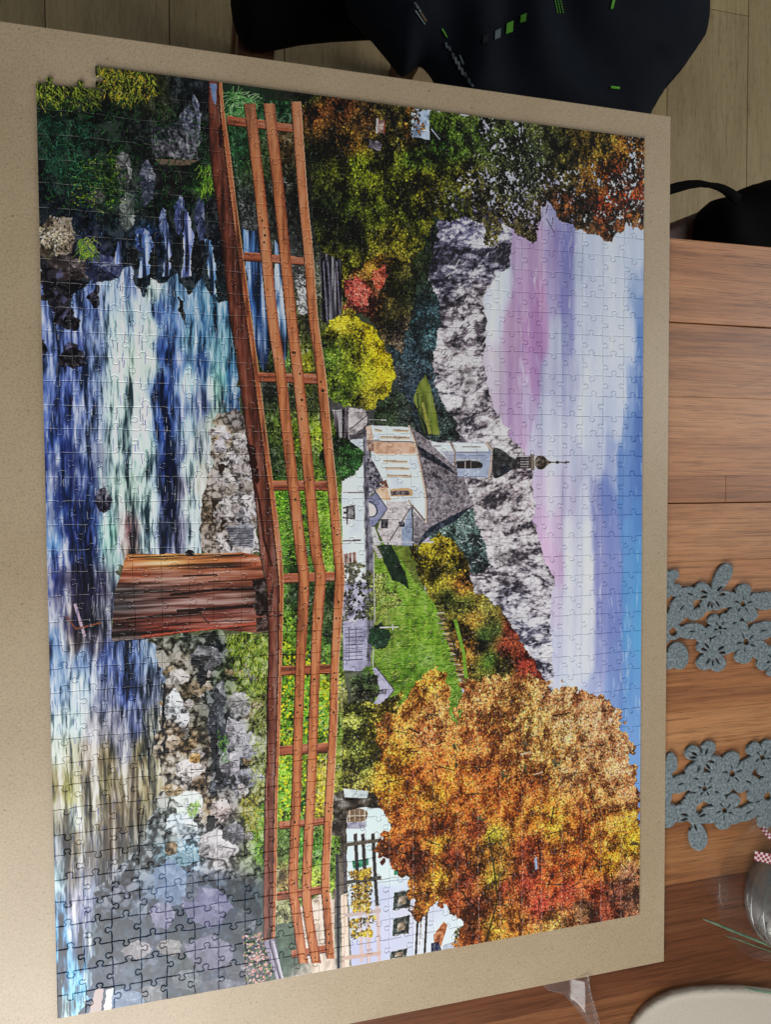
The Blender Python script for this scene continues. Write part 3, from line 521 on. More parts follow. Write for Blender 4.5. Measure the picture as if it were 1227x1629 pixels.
def paint_banks():
    """everything seen between and below the handrails: lawn, shade, flowers"""
    A = Area([(398,160),(560,160),(545,480),(560,560),(520,640),(548,700),(545,800),(548,930),(545,1060),(560,1140),(548,1260),(540,1350),(525,1460),(440,1470),(430,1300),(440,1180),(444,1080),(448,940),(440,860),(430,740),(415,600),(398,480),(380,330),(360,180)], 2, 9, 131)
    s = [(370,170,(60,110,62)),(420,175,(34,78,44)),(450,170,(30,70,40)),(380,230,(40,76,48)),(410,260,(54,74,34)),(450,230,(96,76,44)),(440,300,(34,36,28)),(470,330,(30,32,28)),(400,330,(40,46,44)),(395,365,(70,70,70)),(470,400,(60,62,60)),(480,440,(60,64,56)),
         (470,520,(96,100,60)),(490,520,(70,72,50)),(455,560,(84,112,58)),(500,560,(128,140,44)),(490,580,(140,138,40)),(430,620,(40,46,38)),(470,640,(60,66,44)),(500,640,(76,86,44)),(440,680,(96,116,50)),(470,690,(140,166,52)),(505,690,(160,182,56)),(430,730,(44,60,34)),(460,740,(56,76,36)),(490,740,(84,104,42)),(515,745,(60,86,36)),(505,760,(120,150,50)),
         (445,800,(104,158,46)),(462,800,(46,78,36)),(487,800,(98,148,44)),(515,810,(140,176,62)),(530,870,(130,168,60)),(445,870,(112,160,54)),(462,880,(44,72,36)),(493,880,(52,80,40)),(520,890,(140,176,66)),(445,940,(104,150,52)),(470,950,(40,58,34)),(495,950,(52,70,40)),(525,950,(46,58,36)),(460,990,(120,160,56)),(495,1000,(70,100,44)),(525,1010,(50,72,40)),(455,1030,(124,160,44)),(485,1030,(76,110,44)),(520,1050,(96,130,50)),
         (455,1090,(120,168,52)),(485,1090,(110,160,48)),(520,1090,(150,176,50)),(455,1130,(116,166,52)),(480,1140,(96,150,48)),(510,1130,(110,156,50)),(460,1180,(134,166,50)),(500,1180,(96,130,46)),(455,1230,(140,190,60)),(480,1240,(120,150,50)),(510,1230,(176,160,70)),(460,1280,(130,180,60)),(485,1280,(40,80,44)),(510,1280,(170,150,66)),(460,1350,(96,120,60)),(485,1350,(80,140,50)),(505,1350,(96,140,56)),(455,1400,(130,110,70)),(480,1420,(110,130,56)),(500,1400,(150,170,70)),(455,1450,(160,160,120)),(540,560,(100,110,60)),(540,640,(70,80,60)),(548,1000,(140,150,90)),(545,1110,(140,140,90))]
    F = A.fld(s, 1, 1.6); t = np.clip(.5+(A.n(4, 7, 3)-.5)*.9+(A.n(18, 26, 3, 2)-.5)*.7, 0, 1); A.put(tri(F, t, .35, .6))
    cl = con(A.n(14, 18, 3, 5), 1.8)
    def mk(lo, hi): return lambda x, y, g: F[y-A.y0, x-A.x0]*(lo+(hi-lo)*cl[y-A.y0, x-A.x0]+g.normal(0, .28, len(x)))[:, None].clip(.1, 1.9)
    dabs(A, 26000, mk(.5, 1.3), (1.2, 3), (.35, .9), (0, 180), .2, 132)
    lawn = Area([(436,772),(545,772),(545,900),(445,900)], 0, 8, 133); blades(lawn, 1500, [(120,170,50),(90,140,40),(160,190,80)], (4, 9), (-30, 30), 134)
    fl = Area([(448,1010),(545,1070),(530,1180),(520,1300),(440,1300),(444,1100)], 0, 8, 135); dabs(fl, 900, lambda x, y, g: np.tile(np.array((216,202,50), np.float32), (len(x), 1)), (1.4, 3), (.5, 1), seed=136, jit=.2)
    tuft = Area([(358,146),(410,150),(400,182),(366,186)], 3, 8, 137); blades(tuft, 420, [(96,150,90),(150,196,130),(60,110,60)], (8, 20), (-60, 200), 138)
    # water seen between the rails
    wa = Area([(384,362),(412,368),(430,470),(440,530),(420,590),(405,560),(396,470)], 3, 9, 139); wa.put(tri(wa.fld([(400,400,(96,136,190)),(410,470,(70,110,170)),(420,540,(60,92,140)),(405,560,(44,66,104))]), con(wa.n(5, 60, 3), 1.9), .35, .35))
    wb = Area([(436,378),(446,400),(462,510),(452,590),(442,560),(436,470)], 2, 9, 140); wb.put(tri(np.array((110,140,180), np.float32), con(wb.n(5, 50, 3), 1.9), .3, .35))
    foliage([(468,420),(486,430),(496,500),(476,500)], [(480,460,(170,170,170))], 500, (1.5, 3), .35, 3, 8, 141)
    # cream path at the lower end, posts of the lane
    fillp([(474,1444),(500,1428),(512,1420),(527,1420),(530,1480),(531,1545),(498,1552),(480,1500)], (226,206,188), .06, 8, 14, 142)
    for y in (1452,1475,1498,1520): line([(484,y),(528,y-6)], 1.2, (196,172,152))

def paint_lane_fence_and_house():
    foliage([(545,1120),(600,1120),(640,1100),(620,1200),(616,1290),(650,1400),(600,1360),(545,1270)], [(560,1150,(150,158,76)),(590,1180,(184,178,66)),(580,1220,(128,132,64)),(560,1240,(150,146,80)),(610,1230,(204,150,62)),(600,1270,(196,160,66)),(570,1190,(116,124,64)),(620,1160,(196,160,66))], 7500, (1.5, 3.2), .38, 6, 12, 151)
    fillp([(530,1262),(552,1254),(600,1262),(612,1300),(560,1330),(528,1330)], (66,58,48), .12, 8, 8, 152, 4)
    # white house
    A = Area([(552,1290),(580,1284),(615,1286),(622,1320),(612,1350),(628,1382),(660,1400),(720,1440),(752,1470),(750,1500),(640,1545),(560,1550),(552,1400)], 2, 9, 153)
    A.put(A.fld([(600,1300,(214,236,240)),(600,1370,(210,234,240)),(620,1395,(216,236,244)),(610,1420,(196,202,232)),(600,1480,(202,206,236)),(660,1440,(206,206,226)),(720,1480,(214,228,240)),(570,1520,(190,194,226))])+((A.n(30, 30, 2)-.5)*8)[..., None])
    line([(598,1404),(650,1398)], 1.6, (170,180,200)); fillp([(546,1254),(586,1258),(584,1270),(548,1268)], (206,220,220), .06, 6, 6, 154)
    A = Area(spline([(552,1290),(570,1286),(583,1290),(584,1298),(578,1306),(553,1308)], 4), 0, 6, 155); A.put((128,106,84))
    for k in range(4): line([(556+k*8,1288),(556+k*8,1307)], 1.2, (214,206,190))
    line([(553,1298),(583,1297)], 1.2, (214,206,190)); fillp([(552,1309),(583,1306),(580,1318),(553,1318)], (156,156,172), .06, 6, 6, 156)
    for a in ([(628,1420),(654,1415),(652,1445),(626,1448)], [(627,1462),(652,1455),(650,1486),(625,1489)], [(623,1514),(648,1508),(646,1522),(621,1528)]):
        fillp(a, (62,66,62), .1, 4, 4, 157); p = np.array(a, float); c = p.mean(0); fillp(c+(p-c)*[.5, .45], (150,134,116), .1, 4, 4, 158); line(p[[0, 3]], 1.8, (40,70,60)); line([(p[3]+p[2])/2-[10, 0], (p[3]+p[2])/2+[12, -2]], 1.4, (226,226,232))
    fillp([(560,1370),(586,1365),(586,1376),(562,1382)], (52,130,100), .05, 5, 5, 159); fillp([(627,1382),(652,1378),(651,1388),(627,1392)], (40,128,96), .05, 5, 5, 160)
    # lane posts, dark above and pale below
    for x, c in ((536, (64,64,70)), (548, (86,82,86))): line([(x,1358),(x+1,1420),(x+2,1542)], 5, c)
    fillp([(542,1424),(552,1420),(556,1538),(544,1540)], (232,206,186), .05, 6, 20, 161); line([(530,1430),(531,1544)], 4, (206,186,172))
    for x0 in (566, 578, 594): line([(x0-1,1326),(x0+3,1400),(x0+6,1440)], 5.5, (62,60,62)); line([(x0+6,1440),(x0+8,1480),(x0+9,1530)], 6, (206,184,184))
    for y, c in ((1340, (96,88,78)), (1400, (80,80,76)), (1452, (190,172,168)), (1520, (200,170,158))): line([(548,y+4),(606,y-4)], 6, c)
    for a in ([(556,1388),(592,1378),(590,1398),(556,1402)], [(556,1410),(560,1408),(592,1400),(590,1450),(558,1452)], [(556,1462),(598,1456),(590,1490),(558,1494)]):
        foliage(a, [(570,1400,(176,142,56)),(575,1430,(150,122,60)),(575,1475,(206,168,62))], 420, (1.5, 3), base=False, rough=4, seed=162)
    # tree trunks, figure and far roof at the lower edge
    for x in (662, 668, 676): line([(x+6,1400),(x+2,1470),(x-1,1530)], 3.6 if x != 668 else 2, (52,46,48))
    line([(672,1465),(667,1530)], 3, (226,222,226)); fillp([(690,1488),(706,1466),(712,1472),(702,1504),(692,1510)], (176,112,74), .08, 5, 5, 163); fillp([(686,1500),(698,1498),(704,1516),(686,1522)], (50,58,84), .1, 4, 4, 164); fillp([(704,1504),(745,1490),(744,1500),(704,1516)], (176,184,200), .05, 6, 6, 165)
    foliage([(722,1480),(742,1470),(756,1486),(748,1506),(724,1508)], [(738,1492,(84,84,52))], 500, (1.4, 2.8), base=False, rough=5, seed=166)

def paint_big_tree():
    pts = [(640,1118),(668,1076),(690,1060),(706,1072),(716,1110),(726,1150),(733,1160),(731,1110),(732,1084),(754,1086),(772,1074),(788,1067),(813,1077),(835,1070),(866,1083),(878,1092),(897,1087),(915,1101),(949,1101),(971,1114),(990,1145),(1005,1179),(1008,1210),(1014,1241),(1019,1300),(1030,1460),(1010,1470),(900,1485),(800,1505),(740,1515),(722,1500),(742,1469),(712,1452),(699,1440),(690,1440),(672,1460),(655,1440),(651,1400),(625,1380),(602,1357),(620,1314),(600,1285),(600,1240),(606,1200),(600,1150)]
    s = [(660,1100,(216,158,62)),(690,1075,(222,160,60)),(640,1150,(206,140,64)),(690,1130,(212,148,82)),(680,1170,(206,132,82)),(750,1110,(206,140,84)),(790,1085,(214,150,86)),(830,1110,(218,166,92)),(790,1150,(212,144,74)),(760,1180,(200,120,66)),(850,1150,(224,176,92)),(880,1110,(220,162,110)),(930,1120,(214,150,104)),(960,1140,(212,150,110)),(900,1160,(226,174,108)),(950,1190,(220,160,106)),(990,1190,(214,150,106)),(870,1200,(224,168,88)),(820,1210,(206,136,70)),(910,1230,(222,166,104)),(980,1230,(218,158,106)),(1000,1260,(204,136,92)),
         (640,1200,(206,150,52)),(660,1230,(168,96,44)),(620,1240,(196,150,44)),(690,1220,(184,104,54)),(720,1240,(214,128,52)),(690,1265,(204,146,46)),(740,1280,(196,106,48)),(780,1240,(190,106,52)),(760,1320,(130,70,44)),(800,1290,(196,108,46)),(840,1260,(200,112,56)),(860,1300,(212,138,50)),(880,1310,(224,164,48)),(930,1280,(206,126,68)),(960,1260,(214,146,86)),(920,1320,(204,116,50)),(960,1320,(214,140,60)),(1000,1310,(222,170,56)),(1005,1340,(226,184,44)),(970,1370,(224,166,44)),(930,1370,(196,98,44)),
         (640,1300,(176,104,48)),(640,1350,(150,88,44)),(660,1370,(120,66,44)),(700,1340,(206,156,50)),(700,1320,(150,80,44)),(720,1360,(120,64,46)),(700,1400,(206,160,48)),(690,1410,(190,130,46)),(740,1400,(112,60,44)),(780,1350,(126,96,44)),(785,1330,(150,160,52)),(800,1410,(118,58,44)),(790,1400,(150,150,52)),(840,1350,(140,70,46)),(840,1400,(130,60,48)),(880,1400,(186,92,46)),(900,1420,(160,70,56)),(860,1440,(150,62,56)),(950,1420,(160,74,46)),(980,1420,(112,76,66)),(1000,1390,(126,98,80)),(1010,1430,(92,76,68)),(820,1470,(180,120,52)),(780,1480,(180,150,56)),(760,1440,(110,66,46)),(880,1470,(186,150,76)),(930,1450,(96,84,66)),(960,1455,(130,72,60)),(720,1430,(120,66,42)),(760,1490,(128,72,42)),(670,1420,(150,104,50))]
    A = Area(pts, 15, 13, 171)
    F = A.fld(s); F = (F*.80+F.mean(-1, keepdims=True)*.20+np.array((10, 2, -4)))*np.array((1.17, 1.06, 1.0), np.float32); cl = con(.7*A.n(13, 16, 3, 3)+.3*A.n(36, 44, 3, 5), 2.3); fine = A.n(5, 6, 2, 4)
    A.put(F*np.array((.92, .80, .78))*(.42+.34*cl*fine)[..., None])
    def mk(lo, hi):
        return lambda x, y, g: F[y-A.y0, x-A.x0]*(lo+(hi-lo)*cl[y-A.y0, x-A.x0]+g.normal(0, .20, len(x)))[:, None].clip(.14, 1.8)
    dabs(A, 36000, mk(.45, .9), (1.3, 3.0), (.3, .7), (40, 140), .2, 172)
    dabs(A, 60000, mk(.62, 1.14), (1.3, 2.8), (.3, .7), (40, 140), .2, 173, np.clip(.35+cl*.8, .1, 1))
    dabs(A, 30000, mk(1.0, 1.40), (1.1, 2.3), (.3, .7), (40, 140), .2, 174, np.clip(cl*1.5-.35, .05, 1))
    dabs(A, 5000, lambda x, y, g: np.tile(np.array((70, 40, 30), np.float32), (len(x), 1)), (1., 2.2), (.3, .7), (40, 140), .4, 177, np.clip(.9-cl, .02, 1))
    g = np.random.default_rng(14)
    for k in range(46):                                                    # dark trunks and twigs
        x, y = g.uniform(640, 1000), g.uniform(1110, 1480); L = g.uniform(10, 40)
        line([(x, y), (x-L, y+g.uniform(-10, 10))] if k % 3 else [(x, y), (x+g.uniform(-8, 8), y+L)], g.uniform(1, 2.4), (56,36,30))
    for p in ([(836,1178),(846,1180),(842,1200),(832,1196)], [(835,1215),(842,1216),(840,1235),(832,1232)], [(880,1208),(896,1206),(892,1224),(880,1222)], [(720,1180),(726,1182),(730,1215),(722,1222)], [(800,1228),(812,1226),(808,1245),(796,1242)], [(760,1300),(776,1296),(770,1312)]):
        a = Area(p, 4, 8, 175); a.m = a.m & (a.n(4, 4, 2, 3) > .5); a.put(tri(np.array((84,74,46), np.float32), a.n(5, 5, 2), .6, .8))
    line([(828,1200),(846,1196)], 3, (206,180,150)); line([(850,1232),(864,1228)], 2, (206,180,150)); line([(778,1330),(786,1380),(792,1430),(774,1500)], 3, (70,60,34)); line([(858,1345),(860,1390)], 2, (44,32,30)); a = Area([(850,1366),(854,1362),(856,1382),(852,1384)], 0, 5, 176); a.put((150,164,190))
    line([(1004,1342),(1016,1342)], 5, (86,66,50))

def paint_river():
    A = Area([(50,395),(130,440),(150,420),(330,400),(362,440),(375,560),(382,660),(345,700),(330,800),(320,890),(190,900),(180,1015),(230,1010),(265,1040),(255,1150),(270,1300),(200,1420),(150,1640),(80,1640),(60,900)], 9, 16, 181)
    s = [(75,480,(130,140,205)),(75,560,(130,142,208)),(75,650,(110,124,196)),(78,720,(84,104,180)),(80,800,(66,92,168)),(85,860,(110,144,210)),(120,560,(112,124,196)),(110,640,(92,108,184)),(105,720,(60,78,150)),(110,780,(44,62,122)),(110,850,(50,66,130)),(95,900,(84,96,160)),
         (150,480,(120,134,200)),(150,560,(150,160,214)),(140,640,(128,138,196)),(145,700,(150,156,206)),(130,760,(86,98,160)),(145,820,(66,86,146)),(140,860,(84,96,170)),(175,470,(170,186,226)),(185,520,(206,220,240)),(190,580,(220,232,236)),(185,650,(212,226,234)),(180,720,(206,218,226)),(175,770,(206,222,224)),(172,850,(166,206,204)),(185,890,(170,190,200)),
         (215,450,(120,136,196)),(215,500,(176,194,226)),(215,580,(218,228,224)),(220,660,(226,236,240)),(230,720,(220,236,238)),(235,800,(228,240,248)),(235,860,(220,232,246)),(210,780,(190,206,206)),(205,850,(150,110,120)),(205,880,(160,130,130)),
         (240,460,(222,232,240)),(238,520,(226,236,240)),(240,570,(216,226,226)),(252,500,(96,120,188)),(256,560,(80,104,180)),(258,620,(78,102,184)),(262,680,(64,92,176)),(268,740,(60,80,164)),(268,800,(92,96,160)),(262,860,(130,130,176)),(280,520,(110,136,200)),(284,580,(96,116,186)),(285,660,(110,124,186)),(284,720,(130,134,180)),(286,780,(134,124,154)),(285,850,(128,118,150)),
         (298,470,(130,160,208)),(300,540,(150,184,220)),(298,600,(176,206,230)),(296,680,(176,196,222)),(300,740,(206,216,226)),(300,800,(214,220,232)),(305,860,(200,208,226)),(318,520,(80,120,170)),(318,580,(52,80,140)),(322,640,(90,100,150)),(320,700,(170,170,186)),(320,760,(196,188,186)),(340,480,(110,150,190)),(345,560,(130,170,196)),(345,620,(176,206,206)),(352,600,(150,196,206)),(350,660,(196,214,216)),(338,680,(186,190,184)),(365,600,(64,110,160)),(368,640,(44,80,130)),
         (85,920,(70,80,150)),(120,920,(70,64,104)),(150,930,(52,52,84)),(85,970,(86,92,140)),(120,980,(90,72,84)),(150,990,(44,44,60)),(85,1020,(120,140,190)),(120,1020,(110,92,96)),(150,1020,(90,80,100)),
         (90,1050,(130,150,200)),(130,1050,(140,156,206)),(170,1050,(104,116,180)),(210,1050,(110,124,180)),(240,1040,(160,170,206)),(90,1100,(150,166,210)),(130,1090,(180,192,222)),(165,1110,(112,112,150)),(200,1100,(96,110,180)),(235,1100,(140,140,176)),(90,1150,(206,214,230)),(120,1150,(206,216,232)),(150,1160,(150,140,160)),(185,1150,(116,110,136)),(215,1150,(100,104,150)),(240,1150,(170,160,160)),
         (90,1190,(206,206,204)),(112,1200,(200,188,170)),(140,1200,(150,130,120)),(170,1210,(140,120,96)),(195,1190,(100,96,120)),(225,1200,(150,130,104)),(245,1220,(176,160,140)),(90,1250,(150,134,96)),(112,1260,(176,164,110)),(140,1250,(150,134,124)),(170,1250,(130,114,84)),(205,1250,(116,100,80)),(235,1250,(170,150,124)),(90,1300,(190,180,170)),(118,1300,(220,214,214)),(150,1290,(140,126,112)),(180,1290,(130,110,96)),(210,1290,(130,112,88)),(240,1270,(160,144,120)),
         (92,1350,(176,180,206)),(120,1340,(150,132,120)),(145,1350,(150,146,160)),(180,1340,(120,104,104)),(215,1340,(100,100,104)),(92,1400,(190,206,230)),(115,1390,(110,100,108)),(140,1400,(140,144,186)),(175,1390,(110,106,120)),(205,1400,(92,100,110)),(95,1450,(130,170,222)),(115,1440,(150,140,170)),(140,1450,(112,112,150)),(165,1450,(92,100,114)),(98,1500,(112,166,222)),(125,1490,(106,112,150)),(150,1490,(76,90,108)),(102,1560,(110,170,224)),(125,1560,(116,176,226)),(150,1550,(96,110,130)),(104,1605,(206,224,240)),(120,1600,(130,186,228))]
    F = A.fld(s, 1., 1.9, 4.); g1 = A.n(7, 110, 3, 1); g2 = A.n(2.6, 20, 3, 2); g3 = A.n(18, 220, 3, 3); w = A.n(16, 30, 3, 4)
    wob = ((A.n(44, 90, 2, 8)-.5)*13).astype(int); xi = np.clip(np.arange(A.w)[None]+wob, 0, A.w-1); g1 = np.take_along_axis(g1, xi, 1); g2 = np.take_along_axis(g2, xi, 1)
    t = np.clip(.47+(g1-.5)*.85+(g2-.5)*.75+(g3-.5)*.6+(w-.5)*.4, 0, 1)
    A.put(tri(F*np.array((.98, 1.04, .98), np.float32), t, .27, .34, (.74, .95, 1.12)))
    fo = Area([(70,850),(70,690),(160,690),(170,760),(160,830)], 8, 14, 182).feather(16); fo.put((24,34,80), .55*con(fo.n(9, 26, 3), 3))
    fm = Area([(80,905),(180,905),(175,1015),(100,1020)], 8, 12, 183).feather(10); fm.put((40,34,58), .6*con(fm.n(11, 30, 3), 2.6)); line([(118,960),(134,1012)], 4, (180,160,176)); line([(104,980),(120,1000),(160,990)], 2.5, (130,84,60))
    fo = Area([(78,1210),(250,1210),(240,1330),(120,1420),(80,1330)], 4, 12, 184).feather(14); fo.put((70,56,40), .5*con(fo.n(7, 70, 3), 3)); fo.put((226,220,206), .5*con(fo.n(5, 60, 3, 7)-.2, 3.4))
    blades(A, 700, [(226,234,248),(206,220,244),(240,240,240)], (8, 24), (86, 94), 185, 1, .05, .45)
    blades(A, 800, [(40,54,120),(60,72,140),(70,74,110)], (8, 24), (86, 94), 186, 1, .05, .45)

def paint_upper_bank():
    pts = [(50,90),(150,96),(345,130),(352,200),(362,300),(372,400),(374,470),(345,480),(320,440),(300,470),(280,430),(256,450),(240,440),(225,470),(205,420),(150,440),(120,470),(100,520),(70,460),(55,400)]
    A = Area(pts, 8, 14, 191)
    s = [(70,150,(66,80,36)),(110,150,(44,54,28)),(180,120,(84,92,40)),(220,115,(110,110,44)),(240,140,(80,90,38)),(160,140,(70,64,44)),(290,140,(40,52,56)),(300,120,(60,74,80)),(330,140,(26,30,40)),(80,190,(26,54,40)),(120,200,(24,50,34)),(90,240,(30,66,54)),(140,240,(22,42,34)),(180,200,(28,52,36)),(220,210,(40,48,50)),(190,250,(28,60,34)),(150,280,(40,84,36)),(170,290,(84,124,44)),(80,300,(26,40,50)),(110,310,(26,34,42)),(150,310,(60,70,66)),(200,310,(60,72,76)),(230,290,(60,70,66)),(250,250,(24,26,28)),(300,270,(24,50,28)),(320,300,(70,110,44)),(280,320,(30,48,36)),(250,330,(30,50,40)),(300,330,(40,56,60)),(340,330,(36,44,50)),(130,340,(30,48,72)),(140,400,(70,80,120)),(200,380,(40,60,76)),(110,420,(44,38,42)),(340,380,(36,44,64)),(240,380,(50,80,130)),(90,440,(34,32,44))]
    F = A.fld(s); t = con(.5*A.n(9, 13, 4, 1)+.5*A.rd(16, 22, 3, 2), 2.0); A.put(tri(F*.62, t*.8, .2, .72, (.85, 1, 1.05)))
    cl = con(A.n(20, 20, 3, 5), 2)
    dabs(A, 11000, lambda x, y, g: F[y-A.y0, x-A.x0]*.72*(.35+1.1*cl[y-A.y0, x-A.x0]+g.normal(0, .2, len(x)))[:, None].clip(.2, 2.4), (1.4, 3.6), (.25, .6), (40, 140), .25, 192, np.clip(cl*.9, .05, 1))
    # grey rock slab beside the beam
    a = Area([(240,205),(285,190),(308,150),(318,165),(316,253),(246,250),(240,235)], 4, 10, 193); a.put(tri(a.fld([(280,170,(60,66,76)),(306,180,(112,116,136)),(300,230,(112,112,122)),(260,240,(96,94,102)),(260,210,(44,48,54))]), np.clip(.25+.35*a.rd(9, 16, 4, 1)+(a.n(3, 4, 3, 2)-.5)*.9, 0, 1), .3, .55))
    a = Area([(245,252),(316,254),(300,262),(272,263),(255,260)], 1, 6, 194); a.put((112,98,84)); a = Area([(246,264),(300,262),(292,310),(262,318),(248,300)], 3, 8, 195); a.put(tri(np.array((26,22,24), np.float32), a.n(8, 8, 2), .6, .85))
    for c in ((196,262,15,28,(150,150,152),1), (234,290,13,40,(92,98,120),2), (200,335,16,30,(116,128,122),3), (150,312,18,12,(110,104,106),4), (92,378,32,38,(164,148,126),5), (112,425,38,22,(92,78,78),6), (165,425,36,22,(84,92,134),7), (228,382,14,26,(84,112,176),8), (286,340,8,40,(110,124,180),9), (318,350,8,34,(90,100,140),10), (258,350,6,22,(120,140,190),11)):
        boulder(*c[:4], tuple(q*.8 for q in c[4]), seed=200+c[5], lit=(.5, -.4), fac=7)
    foliage([(60,352),(84,345),(116,372),(110,400),(80,408),(64,390)], [(90,375,(176,160,136))], 700, (1.2, 2.6), base=False, rough=6, seed=212)
    for p, n, cs, an in (([(56,106),(100,108),(104,140),(100,170),(58,165)], 420, [(150,176,50),(206,212,80),(60,84,30),(34,50,24),(24,36,22)], (30, 110)), ([(112,112),(150,116),(150,172),(112,168)], 260, [(140,160,56),(96,112,40),(60,70,36)], (20, 120)), ([(150,100),(245,116),(244,150),(205,164),(168,150)], 900, [(186,180,60),(140,156,50),(196,150,60),(60,80,30),(40,50,26),(30,36,24)], (40, 140)), ([(100,255),(180,245),(200,290),(175,345),(110,320)], 420, [(96,140,40),(140,170,60),(50,90,30),(24,50,24),(20,40,24)], (-50, 90)), ([(60,150),(330,170),(325,330),(60,340)], 900, [(30,70,40),(24,54,36),(50,90,44),(16,34,26)], (-60, 150)), ([(318,262),(338,258),(338,300),(320,310)], 200, [(130,170,60),(96,140,50)], (60, 120)), ([(126,380),(155,372),(150,405),(125,410)], 240, [(110,150,50),(150,170,70)], (30, 150)), ([(60,180),(150,190),(150,300),(70,300)], 520, [(36,84,60),(60,110,84),(24,60,44),(14,34,28)], (20, 160))):
        a = Area(p, 3, 8, 213); blades(a, n, cs, (6, 18), an, 214)
    # white chutes of water dropping between the stones
    for p, w, c in (([(225,372),(232,400),(226,440)], 16, (110,140,200)), ([(262,350),(268,400),(262,440)], 10, (130,150,206)), ([(292,335),(298,380),(296,440)], 14, (120,136,200)), ([(190,380),(186,420)], 10, (130,150,210)), ([(330,380),(334,420),(340,470)], 10, (110,150,200))):
        P = np.array(p, float); L = spline(P-[w/2, 0]); Rr = spline(P+[w/2, 0]); a = Area(np.r_[L, Rr[::-1]], 4, 9, 215); a.put(tri(np.array(c, np.float32), con(a.n(4, 40, 3), 2), .3, .4))
    for p in ([(205,390),(222,400),(216,430),(206,420)], [(236,400),(252,395),(250,430),(240,445)], [(272,390),(286,400),(284,432),(270,426)], [(304,390),(322,400),(322,440),(310,452)], [(282,470),(292,480),(296,520),(286,500)], [(345,430),(356,430),(352,470)]):
        a = Area(p, 4, 8, 216); a.put(tri(np.array((20,24,26), np.float32), a.n(6, 6, 2), .6, .85))
    # black wet rocks at the left edge
    for c in ((88,462,22,20), (100,500,18,18), (78,440,20,16), (112,512,14,12), (113,566,20,22), (66,555,4,14), (150,470,8,18)):
        P = spline([(c[0]+c[2]*np.cos(t)*(1+.25*np.sin(3*t+c[0])), c[1]+c[3]*np.sin(t)) for t in np.linspace(0, 6.283, 10)], 3); a = Area(P, 5, 8, int(c[0])); a.put(tri(np.array((26,22,30), np.float32), con(a.rd(9, 11, 3), 1.5), .4, .86)); a.put((150,150,196), .5*con(a.n(6, 9, 2, 5)-.3, 4))
    boulder(164, 797, 15, 22, (36,32,52), 222, dk=.4, lit=(0, -.4))

